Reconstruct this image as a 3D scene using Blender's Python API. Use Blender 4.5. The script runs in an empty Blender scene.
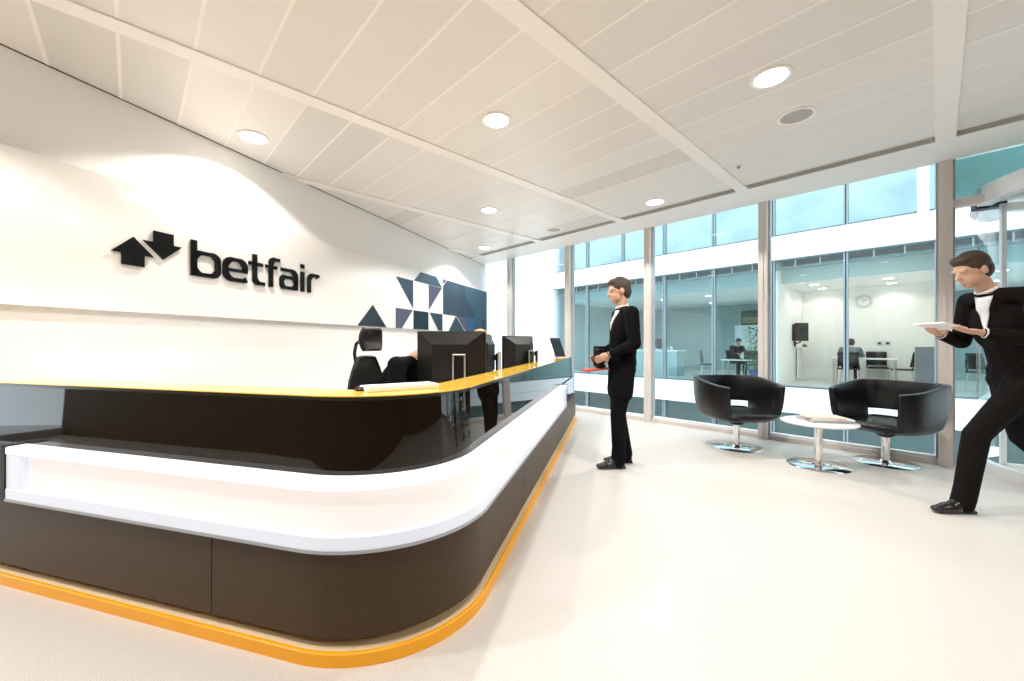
import bpy, math, random
from mathutils import Vector, Matrix
random.seed(7)
SC = bpy.context.scene
COL = SC.collection
PI = math.pi
R_ = math.radians

# ------------------------------------------------------------------ frames
# world: X along the window wall, Y towards the windows, Z up, camera stands over the origin
EYE = 1.15
YAW = R_(47.5)
FD = (-math.sin(YAW), math.cos(YAW))
RT = (math.cos(YAW), math.sin(YAW))
def V(l, d, z=0.0):
    "a spot l metres to the right and d metres ahead of the tripod"
    return Vector((d*FD[0]+l*RT[0], d*FD[1]+l*RT[1], z))
def yaw_of(l, d):
    "world yaw of a heading given in the tripod's right/ahead terms"
    v = V(l, d); return math.atan2(v.y, v.x)
CEIL = 2.87
WIN_Y = 5.70

# ------------------------------------------------------------------ materials
MATS = {}
def mat(name, col, rough=.5, metal=0., emit=None, es=0., noise=0., nscale=40., bump=0., bscale=60., coat=0., ior=1.5, spec=.5):
    if name in MATS: return MATS[name]
    m = bpy.data.materials.new(name); m.use_nodes = True
    nt = m.node_tree; b = nt.nodes['Principled BSDF']
    b.inputs['Base Color'].default_value = (*col, 1)
    b.inputs['Roughness'].default_value = rough
    b.inputs['Metallic'].default_value = metal
    b.inputs['IOR'].default_value = ior
    b.inputs['Coat Weight'].default_value = coat
    b.inputs['Specular IOR Level'].default_value = spec
    if emit:
        b.inputs['Emission Color'].default_value = (*emit, 1); b.inputs['Emission Strength'].default_value = es
    tc = nt.nodes.new('ShaderNodeTexCoord')
    if noise:
        n = nt.nodes.new('ShaderNodeTexNoise'); n.inputs['Scale'].default_value = nscale; n.inputs['Detail'].default_value = 4
        r = nt.nodes.new('ShaderNodeMix'); r.data_type = 'RGBA'
        r.inputs['A'].default_value = (*[c*(1-noise) for c in col], 1); r.inputs['B'].default_value = (*[min(1, c*(1+noise)) for c in col], 1)
        nt.links.new(tc.outputs['Object'], n.inputs['Vector']); nt.links.new(n.outputs['Fac'], r.inputs['Factor'])
        nt.links.new(r.outputs['Result'], b.inputs['Base Color'])
    if bump:
        n = nt.nodes.new('ShaderNodeTexNoise'); n.inputs['Scale'].default_value = bscale
        bp = nt.nodes.new('ShaderNodeBump'); bp.inputs['Strength'].default_value = bump; bp.inputs['Distance'].default_value = .01
        nt.links.new(tc.outputs['Object'], n.inputs['Vector']); nt.links.new(n.outputs['Fac'], bp.inputs['Height'])
        nt.links.new(bp.outputs['Normal'], b.inputs['Normal'])
    MATS[name] = m
    return m
def glass_mat(name, tint, ior=1.45, rough=0.0, haze=0.0):
    m = bpy.data.materials.new(name); m.use_nodes = True; nt = m.node_tree
    for n in list(nt.nodes): nt.nodes.remove(n)
    out = nt.nodes.new('ShaderNodeOutputMaterial'); mx = nt.nodes.new('ShaderNodeMixShader')
    tr = nt.nodes.new('ShaderNodeBsdfTransparent'); tr.inputs['Color'].default_value = (*tint, 1)
    gl = nt.nodes.new('ShaderNodeBsdfGlossy'); gl.inputs['Roughness'].default_value = rough
    fr = nt.nodes.new('ShaderNodeFresnel'); fr.inputs['IOR'].default_value = ior
    ge = nt.nodes.new('ShaderNodeNewGeometry'); inv = nt.nodes.new('ShaderNodeMath'); inv.operation = 'SUBTRACT'; inv.inputs[0].default_value = 1
    mu = nt.nodes.new('ShaderNodeMath'); mu.operation = 'MULTIPLY'
    nt.links.new(ge.outputs['Backfacing'], inv.inputs[1]); nt.links.new(inv.outputs[0], mu.inputs[0]); nt.links.new(fr.outputs['Fac'], mu.inputs[1])
    nt.links.new(mu.outputs[0], mx.inputs['Fac']); nt.links.new(tr.outputs[0], mx.inputs[1]); nt.links.new(gl.outputs[0], mx.inputs[2])
    nt.links.new(mx.outputs[0], out.inputs['Surface'])
    return m
def floor_mat():
    m = mat('cream_floor', (.84, .82, .785), rough=.42)
    nt = m.node_tree; b = nt.nodes['Principled BSDF']
    tc = nt.nodes.new('ShaderNodeTexCoord')
    v = nt.nodes.new('ShaderNodeTexNoise'); v.inputs['Scale'].default_value = 260; v.inputs['Detail'].default_value = 3
    cr = nt.nodes.new('ShaderNodeValToRGB')
    e = cr.color_ramp.elements
    e[0].position = .30; e[0].color = (.44, .40, .35, 1); e[1].position = .53; e[1].color = (.655, .63, .598, 1)
    nt.links.new(tc.outputs['Object'], v.inputs['Vector']); nt.links.new(v.outputs['Fac'], cr.inputs['Fac']); nt.links.new(cr.outputs['Color'], b.inputs['Base Color'])
    return m
def wood_mat():
    m = mat('brown_timber', (.12, .07, .035), rough=.5)
    nt = m.node_tree; b = nt.nodes['Principled BSDF']
    tc = nt.nodes.new('ShaderNodeTexCoord'); mp = nt.nodes.new('ShaderNodeMapping'); mp.inputs['Scale'].default_value = (6, 6, .5)
    n = nt.nodes.new('ShaderNodeTexNoise'); n.inputs['Scale'].default_value = 3; n.inputs['Detail'].default_value = 6
    cr = nt.nodes.new('ShaderNodeValToRGB'); e = cr.color_ramp.elements
    e[0].color = (.06, .033, .014, 1); e[1].color = (.13, .075, .036, 1)
    nt.links.new(tc.outputs['Object'], mp.inputs['Vector']); nt.links.new(mp.outputs['Vector'], n.inputs['Vector']); nt.links.new(n.outputs['Fac'], cr.inputs['Fac']); nt.links.new(cr.outputs['Color'], b.inputs['Base Color'])
    return m

M_FLOOR = floor_mat()
M_WALL = mat('warm_white_paint', (.88, .87, .85), rough=.6)
M_PANEL = mat('gloss_white_panel', (.87, .84, .81), rough=.12, coat=.3)
M_CPAN = [mat('ceiling_metal_a', (.80, .775, .745), rough=.36), mat('ceiling_metal_b', (.77, .745, .715), rough=.34), mat('ceiling_metal_c', (.70, .68, .655), rough=.32)]
M_CRIB = mat('ceiling_rib_white', (.90, .875, .845), rough=.45)
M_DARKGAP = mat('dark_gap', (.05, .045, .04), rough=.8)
M_WOOD = wood_mat()
M_ALU = mat('warm_grey_aluminium', (.67, .635, .61), rough=.45)
M_ALUD = mat('shadow_grey_aluminium', (.36, .38, .40), rough=.4)
M_WHITEMET = mat('white_coated_metal', (.82, .84, .86), rough=.35)
M_GLASS = glass_mat('clear_window_glass', (.975, .992, .992), 1.3)
M_GLASSO = glass_mat('teal_facade_glass', (.81, .915, .92), 1.65)
M_GLASSUP = glass_mat('upper_facade_glass', (.93, .975, .98), 1.7)
M_GLASSOK = glass_mat('clear_facade_glass', (.955, .98, .967), 1.5)
M_GLASSD = glass_mat('deep_teal_glass', (.62, .80, .80), 1.6)
M_BLACK = mat('black_acrylic', (.003, .003, .003), rough=.3, spec=.2)
M_LEATHER = mat('black_leather', (.005, .005, .006), rough=.3, spec=.35, bump=.15, bscale=220)
M_SUIT = mat('black_suit_cloth', (.004, .004, .005), spec=.12, rough=.9, bump=.2, bscale=300)
M_SUIT2 = mat('dark_charcoal_cloth', (.007, .006, .006), spec=.12, rough=.9, bump=.2, bscale=300)
M_GREYCLOTH = mat('grey_cloth', (.16, .17, .18), rough=.9)
M_SHIRT = mat('white_shirt_cloth', (.75, .76, .80), rough=.8)
M_SKIN = mat('skin', (.60, .36, .25), rough=.55, noise=.06, nscale=12)
M_HAIRD = mat('dark_brown_hair', (.045, .028, .018), rough=.6, noise=.4, nscale=60)
M_HAIRG = mat('grey_brown_hair', (.14, .12, .10), rough=.6, noise=.3, nscale=60)
M_HAIRB = mat('ginger_blond_hair', (.50, .25, .09), rough=.55, noise=.3, nscale=60)
M_SHOE = mat('black_shoe_leather', (.012, .012, .012), rough=.25)
M_CHROME = mat('polished_chrome', (.80, .80, .80), rough=.07, metal=1.)
M_STEEL = mat('brushed_steel', (.62, .60, .57), rough=.3, metal=.9)
M_TABLE = mat('white_laminate', (.85, .82, .80), rough=.25)
M_PLAST = mat('black_plastic', (.005, .005, .0055), rough=.35, spec=.3)
M_PLAST2 = mat('charcoal_plastic', (.009, .009, .0095), rough=.4, spec=.35)
M_SCREEN = mat('dark_screen_glass', (.01, .012, .014), rough=.06)
M_MESH = mat('black_chair_mesh', (.012, .012, .012), spec=.2, rough=.8, bump=.6, bscale=500)
M_PAPER = mat('white_paper', (.84, .83, .84), rough=.7)
M_PINKP = mat('pink_newsprint', (.80, .62, .54), rough=.8)
M_REDP = mat('red_card', (.55, .06, .04), rough=.6)
M_ORANGE = mat('orange_plinth', (.97, .42, .006), rough=.35, noise=.06, nscale=5)
M_TAN = mat('tan_kick_board', (.78, .60, .38), rough=.5)
M_YELLOW = mat('amber_glass_counter', (1.0, .62, .09), rough=.04, ior=1.5)
M_EDGE = mat('dark_counter_edge', (.02, .02, .012), rough=.2)
M_BGLASS = mat('black_glass', (.008, .0055, .003), rough=.02, ior=1.5, bump=.012, bscale=2.2)
M_BRONZE = mat('bronze_textured_laminate', (.050, .027, .010), rough=.38, noise=.35, nscale=120, bump=.3, bscale=300, spec=.3)
M_STRIP = mat('lit_white_acrylic', (.55, .58, .66), rough=.15, emit=(.85, .89, 1.0), es=.26)
M_DIFF = mat('lit_pinkish_diffuser', (.50, .46, .44), rough=.3, emit=(1.0, .90, .86), es=.44)
M_LID = mat('bright_acrylic_lid', (.7, .71, .74), rough=.15, emit=(.97, .98, 1.0), es=.60)
M_LAMP = mat('lamp_glow', (1, 1, 1), emit=(1, .97, .91), es=14)
M_TEALW = mat('pale_teal_interior', (.36, .46, .46), rough=.6)
M_OPW = mat('opposite_room_white', (.82, .81, .78), rough=.7)
M_OFLOOR = mat('opposite_floor_grey', (.55, .56, .56), rough=.4)
M_BLUE = [mat('mural_slate', (.028, .055, .085), rough=.25), mat('mural_navy', (.012, .024, .038), rough=.25), mat('mural_violet_grey', (.085, .092, .155), rough=.25),
          mat('mural_steel_blue', (.04, .085, .135), rough=.25), mat('mural_bright_blue', (.035, .10, .22), rough=.25)]
M_OPMUL = mat('facade_blue_grey_metal', (.20, .26, .29), rough=.4)
M_OPBAR = mat('dark_teal_bar', (.10, .16, .17), rough=.5)
M_OPBAND = mat('pale_facade_panel', (.66, .70, .72), rough=.45)
M_LEAF = mat('leaf_green', (.05, .16, .035), rough=.5)
M_POT = mat('blue_pot', (.03, .07, .22), rough=.4)

# ------------------------------------------------------------------ mesh builder
class MB:
    def __init__(s): s.v = []; s.f = []; s.m = []
    def add(s, vs, fs, mi=0):
        o = len(s.v); s.v += [tuple(v) for v in vs]; s.f += [tuple(i+o for i in f) for f in fs]; s.m += [mi]*len(fs); return s
    def box(s, x0, x1, y0, y1, z0, z1, mi=0, rot=None, org=(0, 0, 0)):
        vs = [Vector((x, y, z)) for z in (z0, z1) for x, y in ((x0, y0), (x1, y0), (x1, y1), (x0, y1))]
        if rot is not None: vs = [rot @ v + Vector(org) for v in vs]
        return s.add(vs, [(3, 2, 1, 0), (4, 5, 6, 7), (0, 1, 5, 4), (1, 2, 6, 5), (2, 3, 7, 6), (3, 0, 4, 7)], mi)
    def wbox(s, p, q, w, z0, z1, mi=0, side=0.):
        "a wall-like box along p->q, w thick, side shifts it across"
        p = Vector(p[:2]); q = Vector(q[:2]); d = (q-p).normalized(); n = Vector((d.y, -d.x))
        a = p+n*(side-w/2); b = q+n*(side-w/2); c = q+n*(side+w/2); e = p+n*(side+w/2)
        vs = [(*k, z) for z in (z0, z1) for k in (a, b, c, e)]
        return s.add(vs, [(3, 2, 1, 0), (4, 5, 6, 7), (0, 1, 5, 4), (1, 2, 6, 5), (2, 3, 7, 6), (3, 0, 4, 7)], mi)
    def cap(s, p0, p1, r0, r1=None, n=12, mi=0, round_=True):
        r1 = r0 if r1 is None else r1
        p0 = Vector(p0); p1 = Vector(p1); d = (p1-p0); L = d.length; d = d.normalized() if L > 1e-6 else Vector((0, 0, 1))
        a = d.orthogonal().normalized(); b = d.cross(a)
        rings = []
        if round_:
            for k in (1, 2, 3): t = k/4*PI/2; rings.append((p0-d*r0*math.cos(t), r0*math.sin(t)))
        rings.append((p0, r0)); rings.append((p1, r1))
        if round_:
            for k in (3, 2, 1): t = k/4*PI/2; rings.append((p1+d*r1*math.cos(t), r1*math.sin(t)))
        vs = []; fs = []
        for c, r in rings:
            for i in range(n): t = 2*PI*i/n; vs.append(c+(a*math.cos(t)+b*math.sin(t))*r)
        for k in range(len(rings)-1):
            for i in range(n): j = (i+1) % n; fs.append((k*n+i, k*n+j, (k+1)*n+j, (k+1)*n+i))
        fs.append(tuple(range(n))[::-1]); fs.append(tuple((len(rings)-1)*n+i for i in range(n)))
        return s.add(vs, fs, mi)
    def tube(s, pts, r, n=8, mi=0):
        pts = [Vector(p) for p in pts]; rings = []
        up = None; vs = []
        for i, p in enumerate(pts):
            d = (pts[min(i+1, len(pts)-1)]-pts[max(i-1, 0)]).normalized()
            up = d.orthogonal().normalized() if up is None else (up-d*up.dot(d)).normalized()
            b = d.cross(up); rr = r[i] if isinstance(r, (list, tuple)) else r
            for k in range(n): t = 2*PI*k/n; vs.append(p+(up*math.cos(t)+b*math.sin(t))*rr)
        fs = [(k*n+i, k*n+(i+1) % n, (k+1)*n+(i+1) % n, (k+1)*n+i) for k in range(len(pts)-1) for i in range(n)]
        fs += [tuple(range(n))[::-1], tuple((len(pts)-1)*n+i for i in range(n))]
        return s.add(vs, fs, mi)
    def lathe(s, prof, c=(0, 0, 0), n=40, mi=0, sx=1., sy=1., ring=False):
        vs = []; fs = []
        if ring: prof = list(prof)+[prof[0]]
        for r, z in prof:
            for i in range(n): t = 2*PI*i/n; vs.append((c[0]+r*sx*math.cos(t), c[1]+r*sy*math.sin(t), c[2]+z))
        for k in range(len(prof)-1):
            for i in range(n): j = (i+1) % n; fs.append((k*n+i, k*n+j, (k+1)*n+j, (k+1)*n+i))
        if prof[0][0] > 1e-5 and not ring: fs.append(tuple(range(n))[::-1])
        if prof[-1][0] > 1e-5 and not ring: fs.append(tuple((len(prof)-1)*n+i for i in range(n)))
        return s.add(vs, fs, mi)
    def ell(s, c, r, rot=None, n=16, m=10, mi=0):
        rot = rot or Matrix.Identity(3); c = Vector(c); vs = [c+rot @ Vector((0, 0, -r[2]))]; fs = []
        for k in range(1, m):
            t = -PI/2+PI*k/m
            for i in range(n):
                a = 2*PI*i/n; vs.append(c+rot @ Vector((r[0]*math.cos(t)*math.cos(a), r[1]*math.cos(t)*math.sin(a), r[2]*math.sin(t))))
        vs.append(c+rot @ Vector((0, 0, r[2]))); e = len(vs)-1
        for i in range(n):
            j = (i+1) % n; fs.append((0, 1+j, 1+i)); fs.append((e, e-n+i, e-n+j))
            for k in range(m-2): fs.append((1+k*n+i, 1+k*n+j, 1+(k+1)*n+j, 1+(k+1)*n+i))
        return s.add(vs, fs, mi)
    def prism(s, poly, f, t, mi=0):
        "extrude a 2-D outline: f(a, b, depth) maps it to space"
        n = len(poly); vs = [f(a, b, 0) for a, b in poly]+[f(a, b, t) for a, b in poly]
        fs = [tuple(range(n)), tuple(range(2*n-1, n-1, -1))]+[(i, i+n, (i+1) % n+n, (i+1) % n) for i in range(n)]
        return s.add(vs, fs, mi)
    def build(s, name, mats, parent=None, smooth=False, bevel=0., loc=None, rz=0., seg=2):
        me = bpy.data.meshes.new(name); me.from_pydata([tuple(v) for v in s.v], [], s.f)
        mats = mats if isinstance(mats, (list, tuple)) else [mats]
        for m in mats: me.materials.append(m)
        for p, mi in zip(me.polygons, s.m): p.material_index = mi; p.use_smooth = bool(smooth)
        me.validate()
        import bmesh
        bm = bmesh.new(); bm.from_mesh(me); bmesh.ops.recalc_face_normals(bm, faces=bm.faces); bm.to_mesh(me); bm.free()
        if smooth and smooth != 'full': me.set_sharp_from_angle(angle=R_(40))
        o = bpy.data.objects.new(name, me); COL.objects.link(o)
        if parent is not None: o.parent = parent
        if loc is not None: o.location = loc
        if rz: o.rotation_euler.z = rz
        if bevel:
            b = o.modifiers.new('bevel', 'BEVEL'); b.width = bevel; b.segments = seg; b.limit_method = 'ANGLE'; b.angle_limit = R_(40)
        return o
def tag(o, label=None, cat=None, group=None, kind=None):
    if label: o['label'] = label
    if cat: o['category'] = cat
    if group: o['group'] = group
    if kind: o['kind'] = kind
    return o
def thing(name, label, cat, loc=(0, 0, 0), rz=0., group=None):
    o = bpy.data.objects.new(name, None); COL.objects.link(o); o.location = loc; o.rotation_euler.z = rz; o.empty_display_size = .1
    return tag(o, label, cat, group)
def struct(o): o['kind'] = 'structure'; return o
def copy_tree(o, parent=None):
    c = o.copy(); COL.objects.link(c)
    if parent is not None: c.parent = parent; c.matrix_parent_inverse = o.matrix_parent_inverse.copy()
    for ch in list(o.children): copy_tree(ch, c)
    return c
def rounded(x0, x1, y0, y1, r, n=5):
    out = []
    for cx, cy, a in ((x1-r, y0+r, -PI/2), (x1-r, y1-r, 0), (x0+r, y1-r, PI/2), (x0+r, y0+r, PI)):
        for k in range(n+1): t = a+PI/2*k/n; out.append((cx+r*math.cos(t), cy+r*math.sin(t)))
    return out

# ------------------------------------------------------------------ camera
cd = bpy.data.cameras.new('camera'); cam = bpy.data.objects.new('camera', cd); COL.objects.link(cam)
cam.location = (0, 0, EYE); cam.rotation_euler = (PI/2, 0, YAW)
cd.sensor_width = 36; cd.lens = 401/1024*36; cd.shift_x = 12/1024; cd.shift_y = 3.5/1024; cd.clip_start = .02
SC.camera = cam

# ------------------------------------------------------------------ room shell
WA = V(-2.862, 2.294); WB = V(-.318, 8.8)                 # the feature wall runs from WA to WB
WD = (WB-WA).normalized(); WN = Vector((WD.y, -WD.x, 0))  # along it, and out of it into the room
GE = Vector((-5.95, -5.33, 0)); GF = Vector((3.81, .58, 0)); GG = Vector((-7.5, -1.2, 0))
WA2 = WA-WD*.15

fl = MB(); fl.add([(-9, -6.5, 0), (4.5, -6.5, 0), (4.5, 5.76, 0), (-9, 5.76, 0), (-9, -6.5, -.3), (4.5, -6.5, -.3), (4.5, 5.76, -.3), (-9, 5.76, -.3)],
       [(0, 1, 2, 3), (7, 6, 5, 4), (0, 4, 5, 1), (1, 5, 6, 2), (2, 6, 7, 3), (3, 7, 4, 0)])
struct(fl.build('floor', M_FLOOR))
w = MB(); w.wbox(WA2, WB+WD*.05, .12, 0, CEIL, side=-.06); struct(w.build('wall_left', M_WALL))
w = MB(); w.wbox(GE, GF, .12, 0, CEIL, side=.06); struct(w.build('wall_back', M_WOOD))
w = MB(); w.wbox(GF, (3.81, 5.75), .12, 0, CEIL, side=.06); struct(w.build('wall_right', M_WOOD))
w = MB(); w.wbox(GG, WA2-WN*.06, .12, 0, CEIL, side=-.06); struct(w.build('wall_passage', M_WALL))
# thin dark strip painted in as the shadow line where feature wall meets ceiling
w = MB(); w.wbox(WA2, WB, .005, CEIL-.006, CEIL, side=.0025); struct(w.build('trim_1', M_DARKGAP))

# ceiling: lay-in metal planks between ribs, one mesh
PITCH = .3267; Y0 = 4.88
BEAMS = [.045-1.515*k for k in range(-3, 7)]
BEAMS = sorted(BEAMS)
c = MB()
c.box(-9, 4.7, -6.5, 5.76, CEIL+.03, CEIL+.18, 3)
for i in range(len(BEAMS)-1):
    x0 = BEAMS[i]+.055; x1 = BEAMS[i+1]-.055
    for j in range(34):
        y1 = Y0-PITCH*j-.04*(j > 0); y0 = Y0-PITCH*(j+1)-.04
        c.box(x0, x1, y0+.009, y1-.009, CEIL, CEIL+.02, random.choice((0, 0, 0, 1, 1, 2)))
        c.box(x0, x1, y0-.009, y0+.009, CEIL-.0015, CEIL+.02, 3)
c.box(-9, 4.7, 5.03, 5.62, CEIL-.004, CEIL+.03, 3)
c.box(-9, 4.7, Y0-.004, Y0+.012, CEIL-.004, CEIL+.03, 3)
struct(c.build('ceiling', M_CPAN+[M_CRIB]))
for n, x in enumerate(BEAMS):
    b = MB(); b.box(x-.060, x+.060, -6.3, 5.035, CEIL-.012, CEIL+.02); struct(b.build('trim_%d' % (n+2), M_CRIB, bevel=.003))
# slot diffusers along the window side, one between each pair of beams
desc = ['at the corner by the wall mural', 'second from the mural wall', 'third from the mural wall', 'above the tub chairs',
        'furthest right above the revolving door']
gi = 0
for i in range(len(BEAMS)-1):
    if BEAMS[i] < -6.2 or BEAMS[i] > 1.6: continue
    x0 = BEAMS[i]+.075; x1 = BEAMS[i+1]-.075
    t = thing('air_grille', 'long dark slotted air grille in the ceiling, '+desc[min(gi, 4)], 'air vent', ((x0+x1)/2, 4.961, CEIL), group='slotted air grilles along the window edge of the ceiling'); gi += 1
    L = (x1-x0)/2
    b = MB(); b.box(-L, L, -.068, .068, .004, .028); b.build('plenum', M_DARKGAP, t)
    for k in range(5):
        y = -.046+.023*k
        b = MB(); b.box(-L, L, y-.0022, y+.0022, -.001, .0035); b.build('slat', M_ALU, t)

# ------------------------------------------------------------------ window wall
MULX = [.05-1.48*k for k in range(5)]
def mullion(x, parent=None):
    m = MB()
    m.box(x-.046, x+.046, WIN_Y-.09, WIN_Y+.05, .0, CEIL+.02)
    m.box(x-.008, x+.008, WIN_Y-.096, WIN_Y-.09, .0, CEIL+.02)
    m.box(x-.062, x-.046, WIN_Y-.03, WIN_Y+.05, .0, CEIL+.02, 1)  # darker side strips: side shading of the mullion put into the colour
    m.box(x+.046, x+.062, WIN_Y-.03, WIN_Y+.05, .0, CEIL+.02, 1)
    return m
xs = [-6.66]+MULX[::-1]
for k in range(len(xs)-1):
    x0, x1 = xs[k], xs[k+1]
    g = MB(); g.box(x0+.05, x1-.05, WIN_Y+.006, WIN_Y+.016, .075, CEIL+.01)
    wn = struct(g.build('window_%d' % (k+1), M_GLASS))
    s = MB(); s.box(x0, x1, WIN_Y-.05, WIN_Y+.05, 0, .05); s.box(x0, x1, WIN_Y-.02, WIN_Y+.05, .05, .078, 1); s.build('window_sill', [M_ALU, M_WHITEMET], wn)
    mullion(x1).build('window_frame', [M_ALU, M_ALUD], wn)
# bay above and beside the revolving door
TR = 2.43
g = MB(); g.box(.10, 3.78, WIN_Y+.006, WIN_Y+.016, TR+.06, CEIL+.01); wn = struct(g.build('window_6', glass_mat('green_transom_glass', (.47, .58, .54), 1.5)))
s = MB(); s.box(.05, 3.8, WIN_Y-.05, WIN_Y+.05, TR, TR+.07); s.build('window_frame', M_ALU, wn)
g = MB(); g.box(2.46, 3.78, WIN_Y+.006, WIN_Y+.016, .075, TR); wn = struct(g.build('window_7', M_GLASS))
s = MB(); s.box(2.4, 3.8, WIN_Y-.05, WIN_Y+.05, 0, .075); s.box(2.37, 2.46, WIN_Y-.09, WIN_Y+.05, 0, TR); s.build('window_frame', M_ALU, wn)
# glazed side at the far left of the passage
g = MB(); g.wbox(GG, GE, .01, .1, CEIL-.05); wn = struct(g.build('window_8', M_GLASS))
s = MB(); s.wbox(GG, GE, .08, 0, .1); s.wbox(GG, GE, .08, CEIL-.05, CEIL)
for t in (0, .25, .5, .75, 1):
    p = GG.lerp(GE, t); q = GG.lerp(GE, min(1, t+.015)); s.wbox(p, q, .12, 0, CEIL)
s.build('window_frame', M_ALUD, wn)

# revolving door drum: curved glass screen with a white head ring
DC = Vector((1.30, 6.05, 0)); DR = 1.04
door = thing('revolving_door', 'curved glass revolving door drum with white head rail at the right edge', 'door', DC)
def arcpts(a0, a1, r, n=40): return [(r*math.cos(R_(a0+(a1-a0)*i/n)), r*math.sin(R_(a0+(a1-a0)*i/n))) for i in range(n+1)]
def arcwall(a0, a1, r0, r1, z0, z1, name, m, smooth=True):
    P = arcpts(a0, a1, r0); Q = arcpts(a0, a1, r1)[::-1]
    b = MB(); b.prism(P+Q, lambda x, y, d: (x, y, z0+d), z1-z0); return b.build(name, m, door, smooth=smooth)
for a0, a1 in ((150, 262), (278, 390)):
    arcwall(a0, a1, DR-.006, DR+.006, .09, 2.42, 'curved_glass', M_GLASS)
    arcwall(a0, a1, DR-.03, DR+.03, 0, .09, 'bottom_rail', M_WHITEMET)
    arcwall(a0, a1, DR-.04, DR+.05, 2.42, 2.54, 'head_rail', M_WHITEMET)
b = MB(); b.box(-.10, .10, -.05, .05, 0, .10); b.build('closer_box', M_PLAST, door, bevel=.01, loc=(-.98, .02-.22, 2.40), rz=R_(20))
b = MB(); b.lathe([(.03, .02), (.03, 2.42)], n=16); b.build('centre_post', M_WHITEMET, door, smooth=True)
for a in (20, 110, 200, 290):
    b = MB(); b.box(.04, .98, -.006, .006, .06, 2.38); b.build('door_wing', M_GLASS, door, rz=R_(a))
    b = MB(); b.box(.03, .06, -.02, .02, .02, 2.4); b.box(.95, .98, -.02, .02, .02, 2.4); b.box(.03, .98, -.02, .02, .02, .09); b.box(.03, .98, -.02, .02, 2.33, 2.4)
    b.build('wing_frame', M_WHITEMET, door, rz=R_(a))
b = MB(); b.lathe([(.0, 2.54), (DR+.05, 2.54), (DR+.05, 2.58), (0, 2.58)], n=48); b.build('canopy', M_WHITEMET, door)

# ------------------------------------------------------------------ feature wall panel, mural, company sign
def onwall(s, z, d=0.):
    p = WA+WN*d+WD*s; return (p.x, p.y, z)
P_OUT = .06
b = MB(); b.prism([(-.12, 1.375), (6.93, 1.375), (6.93, 2.285), (-.12, 2.285)], lambda a, z, d: onwall(a, z, .004+d), P_OUT-.004)
tag(b.build('wall_panel', M_PANEL, bevel=.002), 'long glossy white raised panel on the left wall carrying the lettering', 'wall panel')

mural = thing('wall_mural', 'mural of blue and slate triangles and squares on the white wall panel', 'mural', onwall(3.65, 1.375, P_OUT))
mi = mural.location.copy()
def facet(poly, m, d=.0015):
    b = MB(); b.prism(poly, lambda a, z, t: tuple(Vector(onwall(a, z, P_OUT+.0004+t))-mi), d); b.build('facet', m, mural)
a0, a1, a2, a3, a4, a5, a6, a7, a8 = 3.65, 4.09, 4.535, 4.98, 5.43, 5.87, 6.28, 6.62, 6.92
z0, z1, z2, z3 = 1.378, 1.663, 2.11, 2.275
facet([(a0, z2), (a1, z2), (a1, z1+.02)], M_BLUE[0])
facet([(a1+.02, z2+.005), (a1+.20, z3), (a2+.24, z3), (a3-.01, z2+.005)], M_BLUE[3])
facet([(a2, z2-.0), (a3-.02, z2-.0), (a2, z1+.03)], M_BLUE[2])
facet([(a0, z0), (a0, z1), (a1-.01, z1), (a0+.15, z0)], M_BLUE[2])
facet([(a1+.005, z0), (a1+.005, z1), (a2-.01, z1), (a2-.01, z0)], M_BLUE[1])
facet([(a2+.02, z1), (a3, z1), (a3, z0), (a2+.30, z0)], M_BLUE[0])
facet([(a3+.22, z0), (a4+.04, z1), (a4+.44, z0)], M_BLUE[0])
# field of blue facets at the right
facet([(a3+.02, z2+.06), (a3+.02, z3), (a3+.14, z3)], M_BLUE[2])
facet([(a3+.02, z1), (a3+.02, z2+.04), (a3+.16, z3), (a5, z3), (a5, z1)], M_BLUE[0])
facet([(a5, z3), (a7, z3), (a6, 1.78), (a5, 2.05)], M_BLUE[3]); facet([(a5, 2.05), (a6, 1.78), (a6, z1), (a5, z1)], M_BLUE[0])
facet([(a7, z3), (a8, z3), (a8, z1), (a7-.2, z1), (a6, 1.78)], M_BLUE[3]); facet([(a6, 1.78), (a7-.2, z1), (a6, z1)], M_BLUE[4])
facet([(a4+.06, z1), (a5, z1), (a5+.1, z0), (a4+.46, z0)], M_BLUE[2]); facet([(a5, z1), (a6, z1), (a6, z0), (a5+.1, z0)], M_BLUE[4])
facet([(a6, z1), (a7, z1), (a7, z0), (a6, z0)], M_BLUE[3]); facet([(a7, z1), (a8, z1), (a8, z0), (a7, z0)], M_BLUE[0])
mural2 = MB(); mural2.prism([(2.87, z0), (3.162, z1), (3.447, z0)], lambda a, z, t: onwall(a, z, P_OUT+.0004+t), .0015)
tag(mural2.build('wall_decal', M_BLUE[1]), 'single dark navy triangle on the white panel behind the headrest', 'wall decal')

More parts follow.
